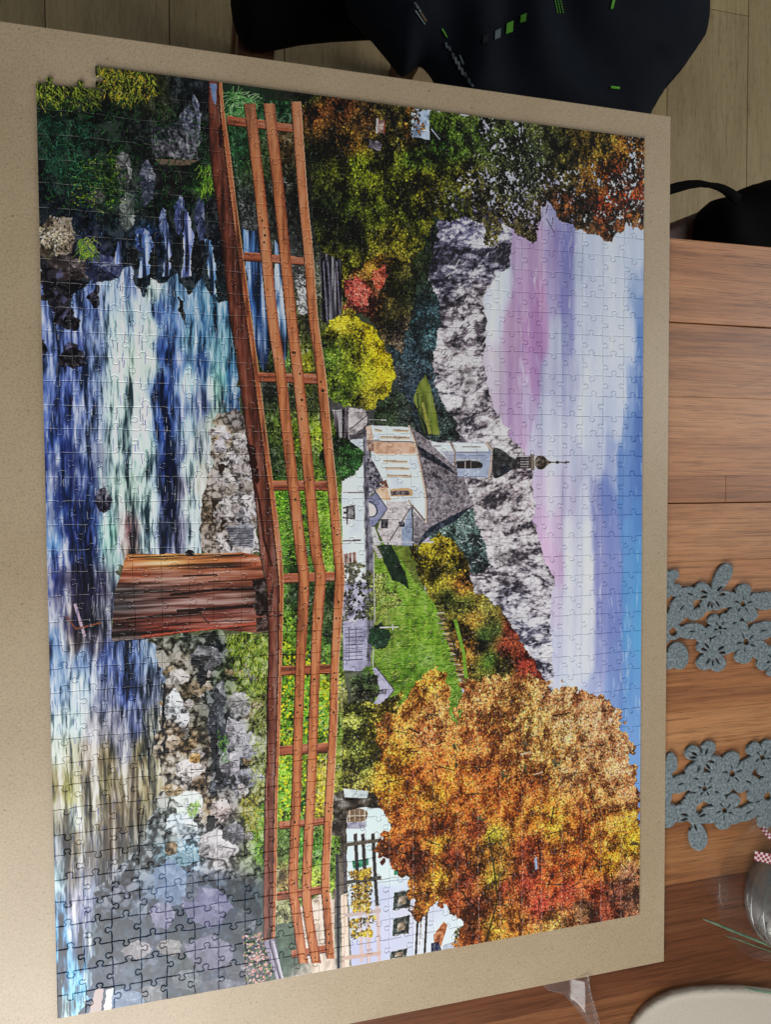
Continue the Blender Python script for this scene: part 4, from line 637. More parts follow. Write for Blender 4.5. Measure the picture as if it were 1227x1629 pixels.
def paint_lower_bank():
    pts = [(345,655),(378,650),(400,690),(408,760),(412,880),(330,884),(318,860),(322,790),(336,740),(338,690)]
    A = Area(pts, 5, 10, 231); A.put(tri(A.fld([(370,670,(120,112,110)),(355,690,(170,150,120)),(385,720,(190,182,186)),(350,760,(170,160,150)),(385,790,(180,174,178)),(345,820,(120,104,84)),(390,850,(206,200,200)),(350,860,(160,148,140))]), np.clip(.05+A.rd(10, 10, 4)*.75, 0, 1), .22, .5))
    g = np.random.default_rng(8)
    for k in range(46): boulder(g.uniform(342, 402), g.uniform(680, 872), g.uniform(6, 14), g.uniform(7, 17), [(204,198,204),(186,176,174),(150,140,132),(216,208,206)][k % 4], 232+k, g.uniform(0, 180), .25)
    fillp([(358,838),(402,832),(405,872),(372,868)], (150,150,160), .1, 6, 4, 265)
    for k in range(11): line([(360+k*.6, 840+k*2.6), (402, 840+k*2.8)], 1.2, (70,68,78))
    for p in ([(345,735),(360,742),(352,760)], [(335,790),(350,795),(340,815)], [(352,820),(362,830),(350,845)]): a = Area(p, 4, 6, 266); a.put((58,46,36))
    # below the pier: shade, grass, bank stones
    pts = [(222,1017),(300,1003),(430,1002),(428,1100),(426,1200),(422,1300),(420,1400),(420,1480),(430,1575),(240,1608),(130,1625),(150,1480),(160,1420),(230,1330),(255,1250),(250,1150),(262,1080),(245,1030)]
    A = Area(pts, 15, 18, 271)
    s = [(300,1015,(70,78,66)),(290,1050,(140,132,116)),(330,1050,(92,94,96)),(350,1030,(40,48,50)),(370,1020,(120,140,56)),(400,1030,(150,166,66)),(395,1060,(130,150,56)),(420,1040,(130,150,60)),(360,1080,(70,86,50)),(385,1100,(120,136,64)),(410,1100,(150,156,84)),(340,1110,(50,58,60)),(270,1080,(150,140,130)),(300,1100,(100,88,64)),(280,1130,(206,206,214)),(320,1140,(70,66,50)),(350,1140,(60,66,70)),(380,1140,(150,150,154)),(405,1140,(136,140,90)),(270,1170,(150,130,106)),(300,1180,(160,136,100)),(330,1190,(96,86,70)),(350,1200,(60,66,72)),(385,1200,(140,142,150)),(410,1200,(140,146,110)),(270,1220,(170,160,144)),(295,1230,(206,200,198)),(320,1240,(120,96,70)),(345,1240,(70,72,80)),(380,1250,(140,140,150)),(412,1250,(136,142,84)),(290,1290,(206,214,204)),(330,1290,(150,130,96)),(360,1290,(120,112,112)),(400,1290,(150,150,76)),(270,1320,(110,116,116)),(300,1320,(190,200,214)),(340,1330,(140,140,146)),(380,1330,(90,92,90)),(410,1330,(120,150,56)),(230,1360,(96,104,108)),(260,1360,(76,110,124)),(300,1350,(150,190,214)),(350,1370,(180,174,176)),(400,1380,(130,140,100)),(420,1360,(90,140,60)),
         (200,1420,(84,88,104)),(240,1410,(80,100,126)),(290,1390,(140,170,206)),(340,1400,(100,104,120)),(390,1400,(96,92,84)),(180,1470,(88,96,110)),(215,1460,(70,82,92)),(250,1470,(100,104,130)),(300,1460,(96,100,120)),(340,1460,(120,120,150)),(390,1440,(74,84,84)),(160,1500,(76,88,100)),(200,1510,(74,84,92)),(240,1500,(120,120,140)),(290,1500,(70,80,84)),(350,1500,(84,90,96)),(400,1490,(64,76,80)),(160,1560,(100,112,136)),(200,1570,(160,160,170)),(240,1560,(110,116,124)),(290,1550,(80,92,90)),(350,1540,(110,110,130)),(400,1540,(70,84,80)),(420,1540,(140,120,120)),(420,1480,(80,96,100)),(420,1435,(100,110,112))]
    F = A.fld(s, 1, 1.2, 3.5); t = np.clip(.5+(A.rd(15, 17, 4, 1)-.55)*1.2+(A.n(4, 5, 2, 2)-.5)*.7, 0, 1)
    soft = np.clip((np.arange(A.h)+A.y0-S([(300,1380)])[0, 1])/120., 0, 1)[:, None]
    A.put(tri(F*(.92-soft*np.array((.30, .22, .16)).reshape(1, 1, 3) if soft.ndim == 3 else .92-soft[..., None]*np.array((.30, .22, .15))), .46+(t-.5)*(.85-.55*soft), .24, .5))
    rocks = [(284,1076,20,13,(206,198,194)),(276,1118,16,20,(222,226,230)),(316,1092,18,14,(150,134,112)),(330,1045,26,22,(112,112,116)),(290,1145,12,14,(214,214,220)),(296,1222,28,16,(214,206,204)),(270,1180,16,12,(176,160,140)),(383,1120,22,18,(168,166,166)),(372,1165,20,24,(176,174,180)),(398,1185,16,22,(160,160,168)),(350,1110,12,26,(96,98,104)),(364,1212,22,20,(170,166,174)),(396,1236,22,18,(156,156,166)),(345,1150,14,34,(70,74,82)),(350,1290,18,16,(190,176,172)),(300,1280,26,22,(222,232,226)),(288,1310,26,18,(206,220,228)),(345,1345,34,28,(190,186,188)),(372,1325,20,18,(120,120,126)),(310,1205,10,8,(190,150,96)),(275,1256,18,10,(170,150,120))]
    g = np.random.default_rng(31)
    for k in range(38):
        x = g.uniform(262, 408); y = g.uniform(1050, 1360); dd = 332 < x < 362 and y < 1260
        boulder(x, y, g.uniform(4, 10), g.uniform(4, 12), (70, 74, 84) if dd else [(176,168,164),(150,132,104),(196,190,190),(120,116,112),(140,120,90)][k % 5], 600+k, g.uniform(0, 180), .25)
    for i, c in enumerate(rocks): boulder(*c, seed=300+i, lit=(.4, -.6))
    a = Area([(168,1420),(240,1385),(330,1395),(420,1370),(425,1600),(150,1640)], 34, 60, 371).feather(18); a.put((36,58,78), .72*con(a.n(40, 30, 3), 1.6)*np.clip((np.arange(a.h)/a.h)[:, None]*4, 0, 1))
    a = Area([(180,1490),(300,1470),(420,1480),(425,1590),(160,1640)], 26, 50, 372).feather(14); a.put((176,176,190), .32*con(a.n(14, 12, 4)-.12, 4)*con(a.n(4, 4, 3, 2), 2))
    for i, c in enumerate([(270,1405,26,42,(150,172,206)),(258,1455,20,22,(152,152,184)),(330,1440,36,34,(142,142,178)),(295,1365,22,14,(160,196,216)),(218,1510,24,16,(170,166,172)),(270,1508,22,14,(160,158,160)),(335,1515,40,30,(140,140,166)),(200,1590,30,16,(140,160,190)),(240,1580,22,14,(140,144,150)),(360,1570,36,16,(120,124,140)),(305,1410,12,30,(120,130,150)),(390,1470,20,24,(96,108,120)),(300,1560,26,16,(120,130,140)),(220,1450,16,20,(110,124,146)),(380,1545,24,16,(112,116,130)),(180,1545,14,20,(96,108,130))]): boulder(*c[:4], tuple(q*.80 for q in c[4]), seed=340+i, dk=.55, lit=(.2, -.25), fac=11, cr=.25)
    a = Area([(168,1575),(180,1570),(176,1612),(164,1616)], 2, 6, 373); a.put((226,226,236)); a = Area([(150,1575),(164,1572),(158,1615),(140,1618)], 2, 6, 374); a.put((176,160,158))
    for p, n, cs, an in (([(360,1005),(428,1004),(426,1100),(395,1110),(368,1060)], 900, [(150,170,60),(110,140,44),(176,186,90),(70,100,40)], (60, 130)), ([(345,1160),(365,1170),(362,1215),(350,1200)], 160, [(90,140,50),(60,110,40)], (40, 140)), ([(405,1280),(424,1270),(422,1370),(405,1375)], 420, [(110,160,50),(150,180,60),(70,110,40)], (30, 150)), ([(300,1275),(318,1270),(315,1292),(302,1294)], 120, [(150,186,90),(110,150,60)], (40, 140)), ([(380,1270),(410,1255),(412,1320),(390,1320)], 300, [(190,170,80),(150,140,60),(120,130,60)], (30, 150)), ([(395,1110),(424,1105),(424,1260),(400,1240)], 500, [(150,160,84),(120,134,66),(170,170,110)], (40, 140))):
        a = Area(p, 4, 8, 375); blades(a, n, cs, (5, 13), an, 376)
    for p in ([(318,1055),(330,1070),(322,1095),(312,1080)], [(333,1160),(345,1170),(350,1235),(338,1230)], [(325,1215),(334,1225),(326,1250)], [(300,1055),(312,1040),(318,1060)], [(258,1085),(264,1090),(262,1200),(257,1190)], [(330,1295),(345,1300),(340,1318),(326,1315)]):
        a = Area(p, 5, 8, 377); a.put(tri(np.array((40,42,46), np.float32), a.n(6, 6, 2), .6, .85))
    dabs(Area([(385,1490),(430,1480),(432,1570),(390,1578)], 0, 8, 378), 320, lambda x, y, g: np.array([(176,150,150),(96,120,70),(190,140,130)], np.float32)[g.integers(0, 3, len(x))], (1.5, 3.4), seed=379)

def paint_bridge():
    # timber pier
    A = Area([(200,881),(390,879),(416,886),(426,1003),(406,1006),(340,1000),(222,1017),(177,1020),(180,960),(184,931),(192,911)], 1.5, 10, 401)
    F = A.fld([(215,890,(196,130,80)),(260,893,(214,160,96)),(330,893,(206,140,92)),(400,895,(170,100,70)),(215,915,(150,84,58)),(260,915,(140,92,74)),(330,915,(150,92,72)),(400,915,(140,84,62)),(200,940,(70,60,58)),(250,935,(120,92,84)),(320,932,(140,96,82)),(390,935,(120,74,58)),(195,965,(54,50,52)),(230,960,(96,70,66)),(300,955,(126,84,76)),(370,955,(110,70,58)),(230,985,(120,68,58)),(300,975,(110,70,60)),(380,975,(120,72,60)),(200,985,(84,54,46)),(260,1000,(136,66,54)),(330,990,(140,74,60)),(400,990,(136,80,64)),(190,1010,(60,48,46)),(412,950,(70,44,36))], 3, 1)
    A.put(tri(F, np.clip(.5+(A.n(90, 4, 3)-.5)*1.1+(A.n(30, 2.5, 2, 2)-.5)*.5, 0, 1), .4, .62))
    for p, w in (([(270,946),(340,938),(415,936)], 4), ([(250,952),(300,950)], 2.5), ([(280,972),(340,968),(414,962)], 5), ([(200,985),(260,978),(320,974)], 3), ([(205,886),(300,883),(388,882)], 1.6), ([(290,916),(345,914)], 2), ([(330,925),(414,922)], 1.6), ([(230,1001),(300,990),(404,986)], 1.6)): line(p, w, (44,28,24))
    line([(318,976),(332,992)], 2.5, (84,62,52)); line([(224,1012),(330,1000),(420,990)], 2.4, (176,90,68))
    a = Area(spline([(294,878),(300,874),(308,877),(306,884),(297,884)], 4), 0, 5, 402); a.put((34,26,28))
    fillp([(402,922),(422,920),(426,978),(408,980),(404,950)], (40,26,22), .08, 5, 5, 403, 3); fillp([(407,982),(428,980),(428,1003),(408,1005)], (70,48,42), .08, 5, 5, 404, 1)
    # main beam
    bl = [(331,128),(331,170),(334,250),(347,347),(363,489),(378.5,594),(394,708),(405.6,794),(413,879),(423,931),(426,980),(427,1031),(424,1117),(424,1202),(421,1259),(419,1391),(418.5,1477),(419,1498)]
    br = [(352,130),(355,170),(366,250),(378,347),(397,489),(411,594),(425.6,708),(437,794),(447,879),(450,931),(449,980),(448,1031),(446,1117),(443,1202),(441,1259),(439,1391),(437,1477),(436,1492)]
    timber(bl, br, [(0,(84,48,38)),(.2,(128,74,56)),(.45,(112,66,52)),(.72,(96,56,46)),(.76,(190,126,84)),(.88,(166,100,70)),(1,(150,90,64))], 411, 1.2, (196,140,100))
    line(spline([(a[0]*.26+b[0]*.74, (a[1]+b[1])/2) for a, b in zip(bl, br)], 6), 1.8, (58,30,24))
    for p in ([(346,200),(352,200),(352,232),(346,236)], [(392,706),(404,712),(410,740),(398,744)], [(400,735),(410,745),(412,770),(404,765)]): a = Area(p, 3, 6, 412); a.put((52,26,20))
    line([(427,980),(449,978)], 2.2, (70,38,28)); line([(402,760),(412,800),(420,860),(432,900)], 4, (70,36,28)); fillp([(436,920),(428,950),(424,975),(432,975)], (70,38,30), .08, 4, 4, 413)
    fillp([(419,1497),(437,1492),(450,1556),(441,1562),(430,1530)], (146,140,160), .06, 5, 20, 414); line([(428,1496),(446,1560)], 3, (90,84,96)); line([(434,1496),(450,1558)], 2, (206,200,210))
    fillp([(333,132),(344,133),(343,168),(338,160)], (122,140,176), .05, 6, 12, 415)
    # posts first, rails over them
    for a, b in ((((361,184),(361,198)), ((465,198),(465,210))), (((387,401),(387,414)), ((498,411),(498,422))), (((411,593),(411,607)), ((504,595),(504,610))), (((434,765),(434,779)), ((521,765),(521,780))), (((451,913),(451,927)), ((534,910),(534,924))), (((447,1060),(447,1074)), ((527,1057),(527,1071))), (((444,1187),(444,1201)), ((521,1182),(521,1197))), (((443,1308),(443,1319)), ((522,1300),(522,1311))), (((440,1420),(440,1432)), ((522,1408),(522,1420))), (((463,1513),(463,1524)), ((525,1502),(525,1514)))):
        A = Area([a[0], b[0], b[1], a[1]], .6, 8, int(a[0][1])); yy = np.linspace(0, 1, A.h)[:, None]
        A.put(tri(np.array((160,96,70), np.float32), np.clip(.5+(A.n(50, 4, 3)-.5)*.9-(yy-.5)*.25, 0, 1), .5, .75)); line([a[1], b[1]], 1.6, (66,34,24)); line([a[0], b[0]], 1.2, (206,128,92))
    ra = [(396,164),(413,310),(423,409),(433,509),(433.5,480),(445.5,594),(458,708),(468,794),(478,879),(482.6,917),(481,974),(477,1060),(474,1145),(471,1259),(468,1334),(465.5,1405),(470,1448),(478,1505),(482,1532)]
    rb = [(427,164),(443,310),(453,409),(463,509),(473,594),(485.5,708),(494,794),(502.6,879),(509,917),(505,974),(501,1060),(498,1145),(494,1259),(490,1334),(487,1405),(489,1448),(498,1505),(503,1532)]
    rc = [(470,161),(481,310),(490.6,409),(498,509),(510,594),(521,708),(530,794),(537,879),(540,917),(537,974),(532,1060),(530,1145),(524,1259),(520,1334),(517,1405),(520,1448),(524,1505),(526,1525)]
    del ra[4]
    for i, (rl, w) in enumerate(((ra, 16.5), (rb, 16.5), (rc, 14.5))):
        ws = [w*(1.05 if p[1] < 300 else 1 if p[1] < 1000 else .86) for p in rl]
        timber([(p[0]-q/2, p[1]) for p, q in zip(rl, ws)], [(p[0]+q/2, p[1]) for p, q in zip(rl, ws)], [(0,(150,94,64)),(.25,(186,120,82)),(.7,(194,128,88)),(1,(168,106,76))], 421+i, .8, (214,160,128) if i == 2 else (150,84,58), 20)
        A = Area([(rl[0][0]-w/2, 150), (rl[0][0]+w/2, 150), (rl[0][0]+w/2+16, 330), (rl[0][0]-w/2+10, 330)], 0, 8, 430+i)
        v = CV[A.y0:A.y1, A.x0:A.x1]; wood = (v[..., 0] > 110) & (v[..., 0]-v[..., 2] > 40) & A.m; fade = np.clip(1-np.arange(A.h)/A.h, 0, 1)[:, None]*.55*wood
        v += (v*.5+np.array((156, 130, 114))*.5-v)*fade[..., None]                        # weathered rail ends
def paint_print():
    base = field([(60,150,(40,56,40)),(250,150,(40,50,40)),(300,300,(34,44,44)),(400,200,(34,60,40)),(480,200,(40,40,30)),(580,200,(40,38,28)),(480,560,(70,80,50)),(560,680,(90,86,90)),(640,660,(56,66,62)),(560,1000,(110,116,90)),(620,940,(90,100,60)),(560,1080,(96,100,84)),(560,1200,(90,96,56)),(530,1300,(60,54,44)),(540,1420,(120,112,104)),(440,1520,(76,92,84)),(460,1500,(96,110,96)),(500,1560,(190,180,170)),(640,890,(110,120,56)),(80,1200,(130,130,120)),(400,1500,(84,92,92)),(620,880,(100,116,60))], 0, 0, PH, PW)
    CV[:] = base*(.8+.4*noise(PH, PW, 5, 5, 2, 600))[..., None]
    paint_sky(); paint_wisps(); paint_mountain(); paint_hill_trees(); paint_meadow(); paint_banks(); paint_ivy(); paint_bush(); paint_church()
    paint_lane_fence_and_house(); paint_big_tree(); paint_river(); paint_upper_bank(); paint_lower_bank(); paint_bridge()
    c = np.clip(CV, 0, 255); k = c.copy()                                                 # printed crisp and contrasty
    for ax in (0, 1): k = (np.roll(k, 2, ax)+np.roll(k, 1, ax)*2+k*3+np.roll(k, -1, ax)*2+np.roll(k, -2, ax))/9
    x = np.clip((c+(c-k)*.55)/255, 0, 1)
    return 255*np.clip((x-.040*np.sin(2*np.pi*x))*.985, .012, .93)

# ------------------------------------------------------------------ floor: oak planks running away from the camera
floor = empty('floor', (0, 0, 0), kind='structure')
g = random.Random(3)
PWID = .1945; x = 1.2405-12*PWID; rows = []
base = obj('underlay', *box(-2.2, -1.6, -.03, 2.6, 3.2, -.012), M_FLOOR, floor); base.color = (.2, .2, .2, 1)
k = 0
while x < 2.4:
    y = -1.5-g.random()*1.1
    if abs(x-(1.2405-PWID)) < .01: y = 1.361-3*1.29
    while y < 3.1:
        L_ = 1.29; o = obj('plank', *box(x+.0006, y+.0006, -.012, x+PWID-.0006, y+L_-.0006, 0, .0012), M_FLOOR, floor); t = .9+.22*g.random(); o.color = (t, t*(.97+.05*g.random()), t*(.94+.08*g.random()), 1); y += L_
    x += PWID

# ------------------------------------------------------------------ table: staves glued side by side, two open joints
TT = Z0-.0065
table = empty('dining_table', (.5, .1, 0), label='brown wooden dining table of glued staves carrying the fibreboard, runners and glass', cat='table')
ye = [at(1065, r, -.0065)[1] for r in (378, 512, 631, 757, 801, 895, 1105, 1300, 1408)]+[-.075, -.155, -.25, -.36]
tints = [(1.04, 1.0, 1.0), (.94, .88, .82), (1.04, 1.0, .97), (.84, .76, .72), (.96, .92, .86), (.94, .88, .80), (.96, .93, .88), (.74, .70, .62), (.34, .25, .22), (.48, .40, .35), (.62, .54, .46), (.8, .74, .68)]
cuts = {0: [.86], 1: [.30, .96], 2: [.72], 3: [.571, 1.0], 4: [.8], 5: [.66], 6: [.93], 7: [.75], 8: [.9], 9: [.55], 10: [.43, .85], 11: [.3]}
for i in range(len(ye)-1):
    y1, y0 = ye[i], ye[i+1]; gap = .0004 if i in (1, 4) else .00001; gap0 = .0004 if i in (0, 3) else .00001
    xs = [-.28]+cuts[i]+[1.25]
    for j in range(len(xs)-1):
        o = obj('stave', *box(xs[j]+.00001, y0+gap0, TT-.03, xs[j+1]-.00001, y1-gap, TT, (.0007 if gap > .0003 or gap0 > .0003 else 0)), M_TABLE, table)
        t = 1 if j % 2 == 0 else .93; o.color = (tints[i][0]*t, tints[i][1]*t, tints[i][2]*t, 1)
for sx, sy in ((-.2, .5), (1.16, .5), (-.2, -.28), (1.16, -.28)):
    o = obj('leg', *box(sx-.035, sy-.035, 0, sx+.035, sy+.035, TT-.03, .003), M_TABLE, table); o.color = (.6, .55, .5, 1)

# ------------------------------------------------------------------ fibreboard under the puzzle
o = obj('fibreboard', *box(-.065, -.0482, TT, .5068, .7022, Z0-.0020, .0004), M_BOARD)
tag(o, 'large beige fibreboard sheet lying on the table under the puzzle', 'board')

# ------------------------------------------------------------------ the jigsaw
PX, PY, NC, NR = .48, .68, 25, 40
img = bpy.data.images.new('landscape_print', PW, PH, alpha=False); arr = np.ones((PH, PW, 4), np.float32); arr[..., :3] = paint_print()[::-1]/255.; img.pixels.foreach_set(arr.ravel()); img.update(); img.pack()
m, N, L, p = mat('printed_card', .30, .4)
uvn = N.new('ShaderNodeUVMap'); uvn.uv_map = 'print'; im = N.new('ShaderNodeTexImage'); im.image = img; im.interpolation = 'Cubic'; L.new(uvn.outputs[0], im.inputs[0])
hs = nd(N, 'ShaderNodeHueSaturation', Saturation=1.0, Value=1.0); L.new(im.outputs[0], hs.inputs['Color']); L.new(hs.outputs[0], p.inputs['Base Color'])
mp = mapped(N, L, (1, 1, 1)); a = noise_tex(N, L, mp, 260, 3, .6); bump(N, L, p, a.outputs[0], .06, .0004); M_PRINT = m
m, N, L, p = mat('grey_card_edge', .9, .2); mp = mapped(N, L, (1, 1, 1)); a = noise_tex(N, L, mp, 300); r = ramp(N, L, a.outputs[0], [(.3, (.10, .10, .10)), (.7, (.18, .18, .17))]); L.new(r.outputs[0], p.inputs['Base Color']); M_CARD = m
gr = np.random.default_rng(23)
cx = np.linspace(0, PX, NC+1); cy = np.linspace(PY, 0, NR+1)
GX = np.tile(cx, (NR+1, 1)); GY = np.tile(cy[:, None], (1, NC+1))
GX[:, 1:-1] += gr.normal(0, .00035, (NR+1, NC-1)); GY[1:-1, :] += gr.normal(0, .00035, (NR-1, NC+1))
GX[:, 1:-1] += gr.normal(0, .0004, NC-1)[None]; GY[1:-1] += gr.normal(0, .0005, NR-1)[:, None]
def knob(a, b, sgn, size):
    """outline of one cut from corner a to corner b, the knob on the left (sgn 1) or right side"""
    c = .5+gr.uniform(-.07, .07); h = size*gr.uniform(.92, 1.12); nw = gr.uniform(.070, .085); kw = nw*gr.uniform(1.45, 1.75); s0 = gr.uniform(-.018, .018); s1 = gr.uniform(-.012, .02)
    pr = [(0, 0), (c*.5, s0), (c-nw*1.7, s1), (c-nw, .02), (c-nw*.98, .075), (c-kw, .145), (c-kw*.82, .215), (c-kw*.3, .25), (c+kw*.3, .25), (c+kw*.82, .215), (c+kw, .145), (c+nw*.98, .075), (c+nw, .02), (c+nw*1.7, s1), (.5+c*.5, s0*.5), (1, 0)]
    a, b = np.array(a), np.array(b); d = b-a; n = np.array([-d[1], d[0]])/np.hypot(*d)*.0185*sgn
    return np.array([a+d*t+n*q*h/.25*.25/.25*.245 for t, q in pr])
def straight(a, b): return np.array([np.array(a)+(np.array(b)-np.array(a))*t for t in (0, .33, .67, 1)])
HE = {}; VE = {}
for r_ in range(NR+1):
    for c_ in range(NC):
        a, b = (GX[r_, c_], GY[r_, c_]), (GX[r_, c_+1], GY[r_, c_+1]); s = 1 if gr.random() < .5 else -1
        if r_ == 1 and c_ < 2: s = 1
        HE[r_, c_] = straight(a, b) if r_ in (0, NR) else knob(a, b, s, 1.)
for r_ in range(NR):
    for c_ in range(NC+1):
        a, b = (GX[r_, c_], GY[r_, c_]), (GX[r_+1, c_], GY[r_+1, c_]); s = 1 if gr.random() < .5 else -1
        if r_ == 0 and c_ == 2: s = 1
        VE[r_, c_] = straight(a, b) if c_ in (0, NC) else knob(a, b, s, 1.)
def inset(P, e):
    d1 = P-np.roll(P, 1, 0); d2 = np.roll(P, -1, 0)-P; d1 /= np.linalg.norm(d1, axis=1)[:, None]; d2 /= np.linalg.norm(d2, axis=1)[:, None]
    n = np.c_[-(d1+d2)[:, 1], (d1+d2)[:, 0]]; n /= np.linalg.norm(n, axis=1)[:, None]+1e-9; k = np.clip((n*np.c_[-d1[:, 1], d1[:, 0]]).sum(1), .85, 1)
    return P+n*(e/k)[:, None]
def piece(r_, c_):
    P = np.concatenate([HE[r_, c_][::-1][:-1], VE[r_, c_][:-1], HE[r_+1, c_][:-1], VE[r_, c_+1][::-1][:-1]])    # counter-clockwise
    cen = P.mean(0); tx, ty, dz = gr.normal(0, .0038), gr.normal(0, .0038), gr.normal(0, .00004)
    V, n = [], len(P)
    for e, z in ((.00005, -.0019), (.00005, -.00046), (.00026, -.00018), (.00060, 0)):
        Q = inset(P, e)
        for q in Q: V.append((q[0], q[1], Z0+z+(dz+tx*(q[0]-cen[0])+ty*(q[1]-cen[1]) if z > -.0018 else 0)))
    F = [[k*n+i, k*n+(i+1) % n, (k+1)*n+(i+1) % n, (k+1)*n+i] for k in range(3) for i in range(n)]+[list(range(3*n, 4*n))]
    MI = [1]*n+[0]*(2*n)+[0]
    return V, F, MI
def piece_obj(name, V, F, MI, parent):
    me = bpy.data.meshes.new(name); me.from_pydata(V, [], F); me.materials.append(M_PRINT); me.materials.append(M_CARD); me.polygons.foreach_set('material_index', MI)
    uv = me.uv_layers.new(name='print'); li = np.zeros(len(me.loops), np.int32); me.loops.foreach_get('vertex_index', li); VV = np.array(V); uv.data.foreach_set('uv', np.c_[VV[li, 0]/PX, VV[li, 1]/PY].astype(np.float32).ravel())
    me.update(); o = bpy.data.objects.new(name, me); COL.objects.link(o); o.parent = parent; o.matrix_parent_inverse = Matrix.Translation(-Vector(parent.location)); return o
puzzle = empty('jigsaw_puzzle', (.24, .34, Z0-.002), label='almost finished landscape jigsaw of a church, wooden footbridge, stream and autumn trees', cat='jigsaw puzzle')
cells = [(r_, c_) for r_ in range(NR) for c_ in range(NC) if not (r_ == 0 and c_ < 2)]         # two pieces of the corner are still missing
def shown(rc):
    r_, c_ = rc; q = proj(np.array([(GX[r_+a, c_+b], GY[r_+a, c_+b], Z0) for a, b in ((0, 0), (0, 1), (1, 1), (1, 0))])); return abs(np.sum(q[:, 0]*np.roll(q[:, 1], -1)-q[:, 1]*np.roll(q[:, 0], -1)))
cells.sort(key=shown, reverse=True)
for rc in cells[:300]: piece_obj('puzzle_piece', *piece(*rc), puzzle)
V, F, MI = [], [], []
for rc in cells[300:]:
    v, f, mi = piece(*rc); b = len(V); V += v; F += [[i+b for i in q] for q in f]; MI += mi
tag(piece_obj('puzzle_pieces', V, F, MI, puzzle), kind='stuff')

# ------------------------------------------------------------------ grey felt runners with cut-out flowers and butterflies
def runner(name, label, shapes, holes, x0, x1, ym, yM):
    z = -.0065; pts = [at(*p, z) for p in ((1030, ym), (1240, ym), (1240, yM), (1030, yM))]
    X0, X1 = .46, max(q[0] for q in pts)+.02; Y0, Y1 = min(q[1] for q in pts), max(q[1] for q in pts)
    st = .0006; xs = np.arange(X0, X1, st); ys = np.arange(Y0, Y1, st); X, Y = np.meshgrid(xs, ys); sd = np.full(X.shape, -1.)
    def ell(cx, cy, rx, ry, ang, tear=0.):
        c = at(cx, cy, z); s = at(cx+1, cy, z)[0]-c[0]; sy = c[1]-at(cx, cy+1, z)[1]; a = math.radians(ang); dx, dy = (X-c[0])/s, -(Y-c[1])/sy
        u = (dx*math.cos(a)+dy*math.sin(a))/rx; v = (-dx*math.sin(a)+dy*math.cos(a))/ry; v = v/(1+tear*np.clip(u, -1, 1)); return (1-np.sqrt(u*u+v*v))*min(rx, ry)*s
    for e in shapes: sd = np.maximum(sd, ell(*e))
    for e in holes: sd = np.minimum(sd, -ell(*e))
    zt = TT+.0032
    V, F = sheet(sd, xs, ys, lambda x, y, d: zt-.0005*max(0, 1-d/.0008)**2, lambda x, y, d: TT+.0004)
    o = obj(name, V, F, M_FELT, smooth=False); me = o.data
    return tag(o, label, 'table runner', 'grey felt runners on the table')
SH, HO = [], []
def flower(cx, cy, r, rot=0, n=5, hole=4.4, slit=True, fat=.46):
    for k in range(n):
        a = rot+k*360/n; t = math.radians(a); SH.append((cx+math.cos(t)*r*.60, cy+math.sin(t)*r*.60, r*.46, r*fat*.84, a, .34))
        if slit: HO.append((cx+math.cos(t)*r*.34, cy+math.sin(t)*r*.34, r*.15, 1.2, a))
    SH.append((cx, cy, r*.32, r*.32, 0)); HO.append((cx, cy, hole*r/29, hole*r/29, 0))
def butterfly(cx, cy, wings, slits, rs=11):
    for (a, l, wd) in wings: t = math.radians(a); SH.append((cx+math.cos(t)*l*.55, cy+math.sin(t)*l*.55, l*.52, wd*1.05, a, .3))
    SH.append((cx, cy, 9, 9, 0))
    for a in slits: t = math.radians(a); HO.append((cx+math.cos(t)*rs*1.35, cy+math.sin(t)*rs*1.35, 5.8, 2.0, a))
def petal(cx, cy, rx, ry, ang, slit=False):
    rx, ry = rx*.94, ry*.86
    SH.append((cx, cy, rx, ry, ang))
    if slit: HO.append((cx, cy, 5.5, 1.1, ang))
flower(1180, 960, 30, -88); flower(1143.5, 997, 23, 85, 5, 4); flower(1185, 1020, 33, 100); flower(1228, 1049, 25, 160)
butterfly(1132, 946, [(-62, 52, 11.5), (200, 30, 13), (20, 30, 13), (120, 26, 10), (60, 24, 10)], [200, 170, 95, 60, -5, -45, 115]); butterfly(1132, 1037, [(215, 26, 10), (-25, 34, 12), (130, 30, 11.5), (65, 30, 11.5), (-70, 24, 9)], [200, 230, -30, 0, 120, 60, 90])
petal(1069, 914, 9, 11, 80); petal(1073, 938, 11, 12, 0); petal(1083, 965, 19, 22, -50, True); petal(1096, 944, 18, 13, 20, True); petal(1068, 1004, 17, 15, 0); HO.append((1069, 1004, 6.5, 6.5, 0)); petal(1099, 1003, 23, 15, 0, True); petal(1077, 1042, 17, 26, -15); petal(1075, 975, 15, 22, 25); petal(1060, 1050, 20, 16, 0)
petal(1216, 955, 22, 17, 0); petal(1212, 1002, 24, 17, -10, True); petal(1155, 1020, 14, 9, -60); petal(1116, 1015, 14, 9, 40); petal(1160, 985, 15, 8, -50); petal(1208, 1040, 16, 10, 20); petal(1108, 975, 16, 10, -30); petal(1240, 1010, 22, 14, 60); petal(1152, 958, 12, 8, 0); petal(1040, 1000, 30, 40, 0); petal(1050, 930, 22, 30, 0)
runner('table_runner', 'grey felt flower runner crossing the table beside the blue printed sky', SH, HO, 0, 0, 885, 1085)
SH, HO = [], []
flower(1163, 1229, 33, -95); flower(1211, 1203, 28, 80); flower(1119, 1253, 25, -90, 5, 4.6); flower(1151, 1287, 29, 95); flower(1219, 1265, 30, 45, 5, 6, False)
butterfly(1115, 1206, [(215, 28, 10.5), (-60, 29, 10.5), (20, 32, 12), (120, 30, 11)], [215, 190, -60, -95, 15, 50, 110]); butterfly(1101, 1299, [(76, 50, 12.5), (200, 34, 13), (-10, 34, 12), (-110, 32, 11)], [200, 170, 75, 105, -15, -40])
